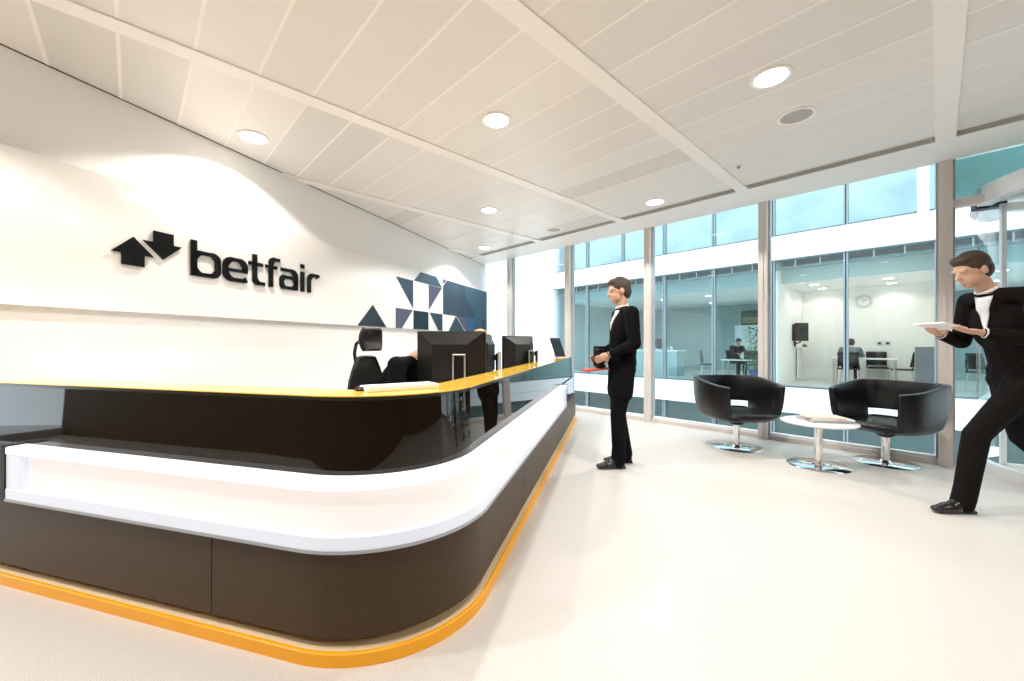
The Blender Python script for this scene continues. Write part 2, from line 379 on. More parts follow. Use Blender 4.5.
sign = thing('company_sign', 'black raised wall sign of two arrows and the word betfair', 'sign', onwall(.48, 1.69, P_OUT))
so = sign.location.copy()
def sfx(a, z, d): return tuple(Vector(onwall(a-.017, z, P_OUT+.005+d))-so)
def arc(cx, cy, rx, ry, t0, t1, n=10): return [(cx+rx*math.cos(R_(t0+(t1-t0)*i/n)), cy+ry*math.sin(R_(t0+(t1-t0)*i/n))) for i in range(n+1)]
def rrect_path(x0, x1, y0, y1, rx, ry, start='all'):
    return arc(x1-rx, y0+ry, rx, ry, -90, 0, 6)+arc(x1-rx, y1-ry, rx, ry, 0, 90, 6)+arc(x0+rx, y1-ry, rx, ry, 90, 180, 6)+arc(x0+rx, y0+ry, rx, ry, 180, 270, 6)
def stroke(b, pts, w, closed=False, wy=None):
    "a flat band of width w around the polyline, extruded"
    n = len(pts); L = []; Rr = []
    for i in range(n):
        p0 = pts[(i-1) % n] if (closed or i > 0) else pts[i]; p1 = pts[(i+1) % n] if (closed or i < n-1) else pts[i]
        dx, dy = p1[0]-p0[0], p1[1]-p0[1]; k = math.hypot(dx, dy) or 1
        nx, ny = -dy/k, dx/k
        ww = w if wy is None else w*abs(nx)+wy*abs(ny)
        L.append((pts[i][0]+nx*ww/2, pts[i][1]+ny*ww/2)); Rr.append((pts[i][0]-nx*ww/2, pts[i][1]-ny*ww/2))
    m = n if closed else n-1
    T = .012
    vs = []
    for d in (0, T): vs += [sfx(*p, d) for p in L]+[sfx(*p, d) for p in Rr]
    fs = []
    for i in range(m):
        j = (i+1) % n
        fs += [(i, j, n+j, n+i), (2*n+i, 3*n+i, 3*n+j, 2*n+j), (i, 2*n+i, 2*n+j, j), (n+i, n+j, 3*n+j, 3*n+i)]
    if not closed: fs += [(0, n, 3*n, 2*n), (n-1, 3*n-1, 4*n-1, 2*n-1)]
    b.add(vs, fs)
def bar(b, x0, x1, y0, y1): b.prism([(x0, y0), (x1, y0), (x1, y1), (x0, y1)], sfx, .012)
SW, SH = .046, .031     # stem width, horizontal stroke
zb, zx, za = 1.695, 1.900, 1.978
hw = SW/2; hh = SH/2
for poly in ([(.485, 1.782), (.610, 1.904), (.735, 1.782), (.676, 1.782), (.676, 1.701), (.543, 1.701), (.543, 1.782)],
             [(.666, 1.897), (.732, 1.897), (.732, 1.980), (.862, 1.980), (.862, 1.897), (.921, 1.897), (.794, 1.779)]):
    b = MB(); b.prism(poly, sfx, .012); b.build('arrow', M_BLACK, sign)
def letter(fn):
    b = MB(); fn(b); b.build('letter', M_BLACK, sign)
def L_b(b):
    bar(b, .984, .984+SW, zb, za); stroke(b, rrect_path(.984+hw, 1.218-hw, zb+hh, zx-hh, .062, .055), SW, True, SH)
def L_e(b):
    x0, x1 = 1.234+hw, 1.458-hw
    pts = [(x1, (zb+zx)/2-.004)]+arc(x1-.07, zx-hh-.07, .07, .07, 0, 90, 6)+arc(x0+.07, zx-hh-.07, .07, .07, 90, 180, 6)+arc(x0+.07, zb+hh+.07, .07, .07, 180, 270, 6)+[(x1-.015, zb+hh)]+[(x1+.012, zb+hh+.014)]
    stroke(b, pts, SW, False, SH); bar(b, x0, x1+hw, (zb+zx)/2-hh-.002, (zb+zx)/2+hh-.006)
def L_t(b):
    stroke(b, [(1.503+hw, za-.005), (1.503+hw, zb+hh+.05)]+arc(1.503+hw+.05, zb+hh+.05, .05, .05, 180, 270, 6)+[(1.628, zb+hh)], SW, False, SH); bar(b, 1.466, 1.608, zx-SH, zx)
def L_f(b):
    stroke(b, [(1.668+hw, zb), (1.668+hw, za-hh-.05)]+arc(1.668+hw+.05, za-hh-.05, .05, .05, 180, 90, 6)+[(1.79, za-hh)], SW, False, SH); bar(b, 1.632, 1.758, zx-SH, zx)
def L_a(b):
    x0, x1 = 1.786+hw, 1.998-hw
    stroke(b, [(x0-.01, zx-hh)]+arc(x1-.06, zx-hh-.06, .06, .06, 90, 0, 6)+[(x1, zb)], SW, False, SH)
    stroke(b, rrect_path(x0, x1, zb+hh, (zb+zx)/2+.016, .04, .04), SW, True, SH)
def L_i(b):
    bar(b, 2.034, 2.034+SW, zb, zx); bar(b, 2.034, 2.034+SW, zx+.035, za)
def L_r(b):
    stroke(b, [(2.120+hw, zb), (2.120+hw, zx-hh-.06)]+arc(2.120+hw+.06, zx-hh-.06, .06, .06, 180, 90, 6)+[(2.235, zx-hh)]+arc(2.235, zx-hh-.03, .03, .03, 80, 20, 3), SW, False, SH)
for fn in (L_b, L_e, L_t, L_f, L_a, L_i, L_r): letter(fn)

# ------------------------------------------------------------------ reception desk
K = V(-.208, 1.290); UU = V(.276, .961).normalized(); VV = V(-.961, .276).normalized()
RC = .55
def stations(u_end, v_end, n=22, u_start=None):
    st = []
    for i in range(9): s = u_end+(RC-u_end)*i/8; st.append((K+UU*s, VV))
    cen = K+(UU+VV)*RC
    for i in range(1, n):
        t = PI/2*i/n; nn = VV*math.cos(t)+UU*math.sin(t); st.append((cen-nn*RC, nn))
    for i in range(9): s = RC+(v_end-RC)*i/8; st.append((K+VV*s, UU))
    return st
def sweep(b, prof, st, mi=0):
    "prof: closed list of (inset from the outer line, height)"
    n = len(prof); vs = []; fs = []
    for p, nn in st:
        for o, z in prof: q = p+nn*o; vs.append((q.x-K.x, q.y-K.y, z))
    for k in range(len(st)-1):
        for i in range(n): j = (i+1) % n; fs.append((k*n+i, k*n+j, (k+1)*n+j, (k+1)*n+i))
    fs.append(tuple(range(n))); fs.append(tuple((len(st)-1)*n+i for i in range(n))[::-1])
    b.add(vs, fs, mi); return b
UE, VE = 4.97, 2.52
desk = thing('reception_desk', 'long curved black and bronze reception desk with amber counter and lit white band', 'reception desk', (K.x, K.y, 0))
ST = stations(UE, VE)
sweep(MB(), [(.0, 0), (.0, .046), (.004, .050), (.014, .050), (.014, 0)], ST).build('plinth', M_ORANGE, desk, smooth=True)
sweep(MB(), [(.0145, .0), (.0145, .050), (.075, .050), (.075, .10), (.10, .10), (.10, 0)], ST).build('kick_board', M_TAN, desk, smooth=True)
# bronze lower panels, split where the photo shows the joints (u 0.9.. and v 1.05)
def sub(st_a, st_b, flip=False):
    return st_a, st_b
def run(kind, s0, s1, n=6):
    if kind == 'u': return [(K+UU*(s0+(s1-s0)*i/n), VV) for i in range(n+1)]
    return [(K+VV*(s0+(s1-s0)*i/n), UU) for i in range(n+1)]
corner = [s for s in stations(RC, RC)][8:-8]
jv, ju = .97, 1.40
seq = [run('u', UE, 3.22), run('u', 3.215, ju+.005), run('u', ju, RC)[:-1]+corner+run('v', RC, jv)[1:], run('v', jv+.005, VE)]
for st in seq:
    sweep(MB(), [(.022, .088), (.022, .405), (.045, .405), (.045, .088)], st).build('lower_panel', M_BRONZE, desk, smooth=True)
sweep(MB(), [(.05, .10), (.05, .41), (.10, .41), (.10, .10)], ST).build('carcass', M_EDGE, desk, smooth=True)
# lit band
SU, SV = 3.66, 2.23
st = stations(SU, SV)
band = sweep(MB(), [(.0, .416), (.0, .462), (.049, .462), (.049, .416)], st).build('light_band', M_STRIP, desk, smooth=True)
sweep(MB(), [(.0, .628), (.0, .655), (.004, .660), (.115, .660), (.115, .638), (.049, .638), (.049, .628)], st).build('top_lid', M_LID, band, smooth=True)
sweep(MB(), [(.0290, .463), (.0290, .627), (.048, .627), (.048, .463)], stations(SU-.10, SV-.11)).build('diffuser', M_DIFF, band, smooth=True)
for s in (run('u', SU-.10, SU, 1), run('v', SV-.11, SV, 1)):
    sweep(MB(), [(.003, .462), (.003, .628), (.049, .628), (.049, .462)], s).build('end_block', M_STRIP, band)
for s in (run('u', SU, SU+.018, 1), run('v', SV, SV+.03, 1)):
    sweep(MB(), [(-.003, .406), (-.003, .665), (.12, .665), (.12, .406)], s).build('end_cap', M_BLACK, band)
sweep(MB(), [(-.004, .404), (-.004, .416), (.05, .416), (.05, .404)], st).build('bottom_trim', M_ALUD, band, smooth=True)
# fill panels past the ends of the band
for s in (run('u', UE, SU+.019), run('v', SV+.031, VE)):
    sweep(MB(), [(.055, .406), (.055, .655), (.11, .655), (.11, .406)], s).build('infill_panel', M_BGLASS, desk)
sweep(MB(), [(.072, .655), (.082, .940), (.105, .940), (.105, .655)], ST).build('upper_panel', M_BGLASS, desk, smooth=True)
top = sweep(MB(), [(.082, .951), (.082, .955), (.285, .955), (.285, .940), (.10, .940), (.10, .951)], ST).build('counter_top', M_YELLOW, desk, smooth=True)
sweep(MB(), [(.0815, .937), (.0815, .9505), (.098, .9505), (.098, .937)], ST).build('top_edge', M_EDGE, desk, smooth=True)
# staff side: inner panel and writing surface
sweep(MB(), [(.24, .05), (.24, .939), (.262, .939), (.262, .05)], ST).build('inner_panel', M_TABLE, desk, smooth=True)
for s in (run('u', UE-.05, 1.35), run('v', 1.0, VE-.05)):
    sweep(MB(), [(.263, .715), (.263, .74), (1.0, .74), (1.0, .715)], s).build('work_surface', M_TABLE, desk)
b = MB()
for k, s in (('u', UE-.1), ('u', 3.2), ('u', 1.45), ('v', VE-.1), ('v', 1.1)):
    p = (K+UU*s+VV*.95) if k == 'u' else (K+VV*s+UU*.95)
    bb = MB(); bb.cap((p.x-K.x, p.y-K.y, .0), (p.x-K.x, p.y-K.y, .715), .025, n=12, round_=False); bb.build('leg', M_STEEL, desk, smooth=True)

# ------------------------------------------------------------------ downlights and ceiling fittings
def downlight(x, y, label, power, size=137, col=(1, .945, .885), r=.094):
    t = thing('downlight', label, 'ceiling light', (x, y, CEIL), group='round recessed ceiling downlights')
    b = MB(); b.lathe([(r, .0), (r+.022, .0), (r+.022, -.008), (r, -.008)], n=32, ring=True); b.build('trim_ring', M_CRIB, t, smooth=True)
    b = MB(); b.lathe([(.0001, -.0035), (r, -.0035), (r, -.001), (.0001, -.001)], n=32); b.build('lens', M_LAMP, t)
    ld = bpy.data.lights.new('spot', 'SPOT'); ld.energy = power; ld.spot_size = R_(size); ld.spot_blend = .22; ld.color = col; ld.shadow_soft_size = .05
    lo = bpy.data.objects.new('lamp', ld); COL.objects.link(lo); lo.parent = t; lo.location = (0, 0, -.03)
    return t
PW = 95
vis = [(-.725, 3.03, 'large bright round downlight right of the wide ceiling beam, nearest the speaker'), (-2.29, 2.06, 'bright round downlight in the middle of the ceiling, over the desk front'),
       (-3.84, .74, 'round downlight close to the left wall casting an arc above the lettering'), (-3.89, 3.37, 'small round downlight halfway down the ceiling, left of the standing man'),
       (-2.31, 4.66, 'round downlight beside the slotted grille above the standing man'), (-5.45, 4.62, 'small downlight in the far corner casting an arc above the mural')]
for x, y, lb in vis: downlight(x, y, lb, PW*(.65 if x in (-3.84, -5.45) else 1))
for x, y in ((-.75, -.2), (-2.3, -.9), (2.5, 3.2), (2.4, .9), (-2.6, -2.6), (-5.0, -2.6)):  # added unseen downlights; the right-hand pair brightens the ceiling and floor there
    downlight(x, y, 'unseen round downlight added over the floor outside the view', PW)
for x, y, lb in ((-.72, 3.69, 'round flush ceiling speaker beside the largest downlight'), (-3.9, 4.68, 'small round flush ceiling speaker near the mural end')):
    t = thing('ceiling_speaker', lb, 'speaker', (x, y, CEIL), group='round flush ceiling speakers')
    b = MB(); b.lathe([(.10, 0), (.125, 0), (.122, -.008), (.10, -.006)], n=40, ring=True); b.build('trim_ring', M_CRIB, t, smooth=True)
    b = MB(); b.lathe([(.0001, -.004), (.10, -.003), (.10, -.0005), (.0001, -.0005)], n=40); b.build('grille', mat('speaker_grille', (.48, .46, .44), rough=.7, bump=.5, bscale=500), t)
for x, y, lb in ((-1.30, 4.32, 'small round sprinkler head in the ceiling between the beams'), (-4.45, 4.33, 'tiny sprinkler head hanging near the far end of the ceiling')):
    t = thing('sprinkler_head', lb, 'sprinkler', (x, y, CEIL), group='ceiling sprinkler heads')
    b = MB(); b.lathe([(.02, 0), (.038, 0), (.035, -.006), (.02, -.006), (.02, .004)], n=24); b.build('escutcheon', M_WHITEMET, t, smooth=True)
    b = MB(); b.lathe([(.010, 0), (.010, -.02), (.016, -.022), (.016, -.026), (0.0001, -.026)], n=16); b.build('nozzle', M_STEEL, t, smooth=True)

# ------------------------------------------------------------------ tub chairs
def make_tub():
    t = thing('tub_chair', 'black leather tub chair on a chrome pedestal left of the round table', 'chair')
    # faces +x locally. superellipse plan, rows from rim down to the base
    N = 72
    def plan(a, r, n=2.7):
        c_, s_ = math.cos(a), math.sin(a); k = (abs(c_)**n+abs(s_)**n)**(-1/n); return r*k*c_, r*k*s_*1.02
    rows = [(None, .415), (.62, .407), (.54, .400), (.475, .392), (.385, .370), (.35, .335), (.322, .28), (.306, .18), (.30, .08)]
    vs = []; fs = []
    def rim(a):
        t_ = (1-math.cos(a))/2          # 0 front .. 1 back
        return .695+.085*min(1, max(0, (t_-.12)/.6))**1.2
    for z, r in rows:
        for i in range(N):
            a = 2*PI*i/N; x, y = plan(a, r); vs.append((x, y, rim(a) if z is None else z))
    vs.append((0, 0, .298))
    for k in range(len(rows)-1):
        for i in range(N):
            a = 2*PI*(i+.5)/N; a = a-2*PI if a > PI else a
            front = abs(a) < R_(44)
            back = abs(a) > R_(126)
            if front and k < 4: continue
            if back and k == 3: continue
            j = (i+1) % N; fs.append((k*N+i, k*N+j, (k+1)*N+j, (k+1)*N+i))
    for i in range(N): fs.append(((len(rows)-1)*N+i, (len(rows)-1)*N+(i+1) % N, len(vs)-1))
    b = MB(); b.add(vs, fs)
    o = b.build('shell', M_LEATHER, t, smooth='full')
    so_ = o.modifiers.new('solid', 'SOLIDIFY'); so_.thickness = .055; so_.offset = -1
    bv = o.modifiers.new('bevel', 'BEVEL'); bv.width = .012; bv.segments = 2; bv.limit_method = 'ANGLE'; bv.angle_limit = R_(50)
    # seat pad
    pts = []
    for i in range(N):
        a = 2*PI*i/N; x, y = plan(a, .335, 2.8); pts.append((x, y))
    b = MB(); vs = []; 
    prof = [(.0, .345), (.97, .345), (1.0, .36), (1.0, .38), (.98, .395), (.92, .405), (.6, .398), (.0, .39)]
    n = 0
    for s_, z in prof[1:-1]:
        for x, y in pts: vs.append((x*s_, y*s_, z))
    fs = []
    for k in range(len(prof)-3):
        for i in range(N): j = (i+1) % N; fs.append((k*N+i, k*N+j, (k+1)*N+j, (k+1)*N+i))
    fs.append(tuple(range(N))[::-1]); fs.append(tuple((len(prof)-3)*N+i for i in range(N)))
    b.add(vs, fs); b.build('seat_pad', M_LEATHER, t, smooth=True)
    b = MB(); b.lathe([(.035, .012), (.035, .27)], n=24); b.build('pedestal', M_CHROME, t, smooth=True)
    b = MB(); b.lathe([(.036, .25), (.07, .268), (.07, .278), (.036, .278)], n=24); b.build('swivel_plate', M_PLAST, t)
    b = MB(); b.lathe([(.0001, 0), (.26, 0), (.262, .006), (.25, .012), (.05, .016), (.04, .03), (.0001, .03)], n=64); b.build('base', M_CHROME, t, smooth=True)
    return t
tub = make_tub(); tub.scale = (.97, .97, 1); tub.location = V(2.64, 4.47); tub.rotation_euler.z = yaw_of(.12, -1); tub['group'] = 'black tub chairs by the window'
tub2 = copy_tree(tub); tub2.scale = (.94, .94, 1); tub2.location = V(3.73, 3.88); tub2.rotation_euler.z = yaw_of(-.96, -.22)
tub2['label'] = 'black leather tub chair on a chrome pedestal right of the round table, turned sideways'

tb = thing('side_table', 'low round white table with chrome pedestal between the two tub chairs', 'table', V(3.01, 3.79))
b = MB(); b.lathe([(.0001, .400), (.285, .400), (.298, .408), (.298, .418), (.285, .424), (.0001, .424)], n=64); b.build('tabletop', M_TABLE, tb, smooth=True)
b = MB(); b.lathe([(.033, .012), (.033, .400)], n=24); b.build('pedestal', M_CHROME, tb, smooth=True)
b = MB(); b.lathe([(.0001, 0), (.245, 0), (.247, .006), (.237, .012), (.05, .016), (.04, .03), (.0001, .03)], n=64); b.build('base', M_CHROME, tb, smooth=True)
for k, (w_, d_, h_, a, m, dx, dy, lb) in enumerate([(.36, .26, .018, 8, mat('printed_newspaper', (.42, .41, .41), rough=.8, noise=.5, nscale=60), .02, 0, 'grey printed newspaper at the bottom of the stack on the round table'), (.34, .24, .014, 2, M_PAPER, .035, .0, 'white newspaper in the middle of the stack on the round table'),
                                 (.31, .22, .012, -7, M_PINKP, .0, .01, 'pinkish magazine on top of the stack on the round table')]):
    z = .4245+sum((.0185, .0145, .0125)[:k])
    b = MB(); b.box(-w_/2, w_/2, -d_/2, d_/2, 0, h_*.45); b.box(-w_/2+.002, w_/2-.003, -d_/2+.002, d_/2-.003, h_*.45, h_)
    p = V(3.05+dx, 3.79+dy, z)
    tag(b.build('newspaper' if k < 2 else 'magazine', m, bevel=.002, loc=p, rz=yaw_of(1, -.25)+R_(a)), lb, 'newspaper' if k < 2 else 'magazine')

# ------------------------------------------------------------------ monitors
def make_monitor():
    t = thing('computer_monitor', '', 'monitor')           # back faces +x, screen faces -x, origin on the work surface
    W, H, zc = .245, .195, .306
    b = MB(); b.box(-.035, -.005, -W, W, zc-H, zc+H); o = b.build('housing', M_PLAST, t, bevel=.006)
    b = MB(); b.box(-.038, -.0355, -W+.018, W-.018, zc-H+.018, zc+H-.018); b.build('screen', M_SCREEN, o)
    vs = []
    for x, w_, h0, h1 in ((-.006, W-.006, zc-H+.006, zc+H-.006), (.05, W-.105, zc-H+.05, zc+H-.08), (.062, W-.12, zc-H+.06, zc+H-.095)):
        vs += [(x, -w_, h0), (x, w_, h0), (x, w_, h1), (x, -w_, h1)]
    fs = [(3, 2, 1, 0), (8, 9, 10, 11)]+[(4*k+i, 4*k+(i+1) % 4, 4*k+4+(i+1) % 4, 4*k+4+i) for k in (0, 1) for i in range(4)]
    b = MB(); b.add(vs, fs); b.build('rear_cover', M_PLAST2, t, bevel=.003)
    b = MB(); b.box(.085, .108, .045, .105, .015, .325); b.box(.05, .09, .05, .10, .26, .31); b.build('stand_column', M_PLAST, t, bevel=.004)
    b = MB()
    b.box(.108, .122, .030, .041, .015, .342); b.box(.108, .122, .109, .120, .015, .342); b.box(.108, .122, .030, .120, .331, .342)
    b.build('stand_hoop', M_STEEL, t, bevel=.003)
    b = MB(); b.lathe([(.0001, 0), (.125, 0), (.12, .014), (.05, .02), (.0001, .02)], c=(.05, .06, 0), n=40); b.build('stand_foot', M_PLAST, t, smooth=True)
    return t
def desk_at(u, o, z): p = K+UU*u+VV*o; return Vector((p.x, p.y, z))
def at(l, d, z): return V(l, d, z)
mon = make_monitor()
spots = [(-.345, 2.83, -.06, -1.0, 'large black monitor seen from behind, nearest the camera on the desk'),
         (-.135, 3.66, 1.0, -.22, 'black monitor turned nearly edge-on, just behind the nearest monitor'),
         (.215, 4.50, .72, -.72, 'smaller-looking black monitor seen from behind, second along the desk'),
         (.36, 5.10, 1.0, -.12, 'black monitor edge-on behind the second monitor at the far end')]
for i, (l, d, fx, fy, lb) in enumerate(spots):
    m = mon if i == 0 else copy_tree(mon)
    m.location = at(l, d, .7405); m.rotation_euler.z = yaw_of(fx, fy); m['label'] = lb; m['group'] = 'black computer monitors behind the counter'

# panel display at the counter's far end
t = thing('tablet_stand', 'dark tilted display panel standing on the far end of the counter', 'display stand', desk_at(4.62, .20, .9555), yaw_of(-.75, .8))
b = MB(); b.box(-.004, .004, -.12, .12, 0, .31); o = b.build('panel', M_STEEL, t, bevel=.002); o.rotation_euler.y = R_(22)
b = MB(); b.box(-.007, -.0045, -.112, .112, .010, .300); b.build('screen', M_PLAST, o)
b = MB(); b.box(-.01, .15, -.07, .07, 0, .005); b.build('foot', M_WHITEMET, t, bevel=.002)
b = MB(); b.tube([(.14, 0, .006), (.07, 0, .16)], .006); b.build('prop', M_STEEL, t)

# papers and mouse on the counter
p = at(-.655, 2.06, .956)
b = MB(); b.box(-.155, .155, -.055, .055, 0, .016); b.box(-.15, .153, -.053, .054, .016, .021)
tag(b.build('document_stack', M_PAPER, loc=V(-.428, 1.734, .9555), rz=yaw_of(.835, .55), bevel=.002), 'flat white stack of papers lying on the counter before the monitors', 'papers')
t = thing('telephone_puck', 'small dark rounded desk gadget on the counter left of the papers', 'gadget', V(-.573, 1.69, .9555))
b = MB(); b.lathe([(.0001, 0), (.035, 0), (.037, .006), (.03, .015), (.0001, .018)], n=28); b.build('body', M_PLAST, t, smooth=True)
b = MB(); b.lathe([(.0001, .0182), (.02, .017), (.018, .02), (.0001, .021)], n=28); b.build('cap', M_STEEL, t, smooth=True)

# ------------------------------------------------------------------ office chairs
def make_office_chair(head=True):
    t = thing('office_chair', '', 'office chair')   # faces +x
    b = MB()
    for k in range(5):
        a = 2*PI*k/5
        lg = MB(); lg.tube([(0, 0, .095), (.17*math.cos(a), .17*math.sin(a), .085), (.29*math.cos(a), .29*math.sin(a), .07)], [.025, .02, .014]); lo = lg.build('leg', M_PLAST, t, smooth=True)
        cs = MB(); cs.cap((.285*math.cos(a)-.012*math.sin(a), .285*math.sin(a)+.012*math.cos(a), .029), (.285*math.cos(a)+.012*math.sin(a), .285*math.sin(a)-.012*math.cos(a), .029), .027, round_=False, n=14); cs.build('caster', M_PLAST2, lo)
    b = MB(); b.lathe([(.03, .09), (.03, .25), (.018, .25), (.018, .42)], n=16); b.build('column', M_PLAST, t, smooth=True)
    b = MB(); b.prism(rounded(-.22, .24, -.24, .24, .09), lambda x, y, d: (x, y, .42+d), .07); b.build('seat', M_PLAST2, t, bevel=.02)
    # curved mesh backrest with a rim
    rows = []
    for k in range(9):
        z = .50+.52*k/8; hw_ = .235*math.sqrt(max(.02, 1-.80*((k-3.6)/4.5)**2))
        row = []
        for i in range(11):
            y = -hw_+2*hw_*i/10; x = -.25-.05*math.sin(k/8*PI)*.6+.05*(y/.24)**2+.02*(k/8)**2-.04*(k/8)
            row.append((x, y, z+.03*(1-(y/.24)**2)*(k == 8)))
        rows.append(row)
    vs = [p for r in rows for p in r]; fs = [(k*11+i, k*11+i+1, (k+1)*11+i+1, (k+1)*11+i) for k in range(8) for i in range(10)]
    b = MB(); b.add(vs, fs); o = b.build('backrest', M_MESH, t, smooth='full'); s_ = o.modifiers.new('s', 'SOLIDIFY'); s_.thickness = .008
    loop = [r[0] for r in rows]+rows[-1][1:-1]+[r[-1] for r in rows][::-1]+rows[0][1:-1][::-1]
    b = MB(); b.tube(loop+[loop[0]], .014); b.build('back_frame', M_PLAST, t, smooth=True)
    b = MB(); b.tube([(-.02, 0, .40), (-.22, 0, .41), (-.31, 0, .50), (-.33, 0, .70)], .02); b.build('back_bracket', M_PLAST, t, smooth=True)
    for s in (-1, 1):
        b = MB(); b.tube([(-.05, s*.24, .43), (-.05, s*.29, .45), (-.03, s*.29, .64)], .014); ao = b.build('armrest', M_PLAST, t, smooth=True)
        b = MB(); b.prism(rounded(-.12, .12, s*.29-.035, s*.29+.035, .03), lambda x, y, d: (x, y, .64+d), .025); b.build('arm_pad', M_PLAST2, ao, bevel=.008)
    if head:
        b = MB(); b.tube([(-.32, 0, .74), (-.345, 0, .98), (-.36, 0, 1.08), (-.345, 0, 1.15), (-.30, 0, 1.185), (-.27, 0, 1.18)], .013); b.build('headrest_stem', M_PLAST, t, smooth=True)
        rows = []
        for k in range(7):
            z = 1.10+.17*k/6; row = []; hw_ = .145-.03*abs(k/3-1)**2.5
            for i in range(11):
                y = -hw_+2*hw_*i/10; row.append((-.275+.06*(y/.14)**2+.035*((k-3)/3)**2, y, z))
            rows.append(row)
        vs = [p for r in rows for p in r]; fs = [(k*11+i, k*11+i+1, (k+1)*11+i+1, (k+1)*11+i) for k in range(6) for i in range(10)]
        b = MB(); b.add(vs, fs); o = b.build('headrest', M_PLAST2, t, smooth='full'); s_ = o.modifiers.new('s', 'SOLIDIFY'); s_.thickness = .028; s_.offset = 0
        bb = o.modifiers.new('b', 'BEVEL'); bb.width = .008; bb.segments = 2
    return t
oc = make_office_chair(); oc.location = V(-.76, 2.97); oc.rotation_euler.z = yaw_of(.97, -.24)
oc['label'] = 'black mesh office chair with curved headrest behind the counter'

# ------------------------------------------------------------------ people
def bake(mb, name, m, parent, voxel=.008, smooth_it=4, extra=None):
    o = mb.build(name, m, None, smooth='full')
    r = o.modifiers.new('r', 'REMESH'); r.mode = 'VOXEL'; r.voxel_size = voxel; r.use_smooth_shade = True
    s = o.modifiers.new('s', 'SMOOTH'); s.iterations = smooth_it; s.factor = .5
    bpy.context.view_layer.update()
    dg = bpy.context.evaluated_depsgraph_get(); me = bpy.data.meshes.new_from_object(o.evaluated_get(dg))
    o.modifiers.clear(); old = o.data; o.data = me; bpy.data.meshes.remove(old); me.name = name
    if not me.materials: me.materials.append(m)
    for p in me.polygons: p.use_smooth = True; p.material_index = 0
    o.parent = parent
    return o
def basis(fwd, up=(0, 0, 1)):
    x = Vector(fwd).normalized(); u = Vector(up); y = u.cross(x).normalized(); z = x.cross(y)
    return Matrix((x, y, z)).transposed()
def hand(b, wr, dirv, palm, grip, side):
    "palm block, four fingers of unequal length with two bends, thumb off the side"
    d = Vector(dirv).normalized(); pn = Vector(palm); pn = (pn-d*pn.dot(d)).normalized(); ac = d.cross(pn).normalized()*side  # across, towards the thumb
    wr = Vector(wr); rot = Matrix((d, ac, pn)).transposed()
    b.ell(wr+d*.045, (.052, .041, .017), rot)
    for k, (off, ln) in enumerate(((.029, .072), (.010, .082), (-.010, .076), (-.028, .058))):
        p = wr+d*.085+ac*off; a1, a2, a3 = grip*.5, grip*1.1, grip*1.6
        pts = [p]
        for seg, a in ((.45, a1), (.32, a2), (.23, a3)):
            pts.append(pts[-1]+(d*math.cos(a)+pn*math.sin(a))*ln*seg)
        for i in range(3): b.cap(pts[i], pts[i+1], .0088-.0008*i, .0080-.0008*i, n=8)
    t0 = wr+d*.025+ac*.036; t1 = t0+(d*.7+ac*.6+pn*.25).normalized()*.035; t2 = t1+(d*.85+ac*.15+pn*.5*grip).normalized()*.032
    b.cap(t0, t1, .012, .010, n=8); b.cap(t1, t2, .010, .008, n=8)
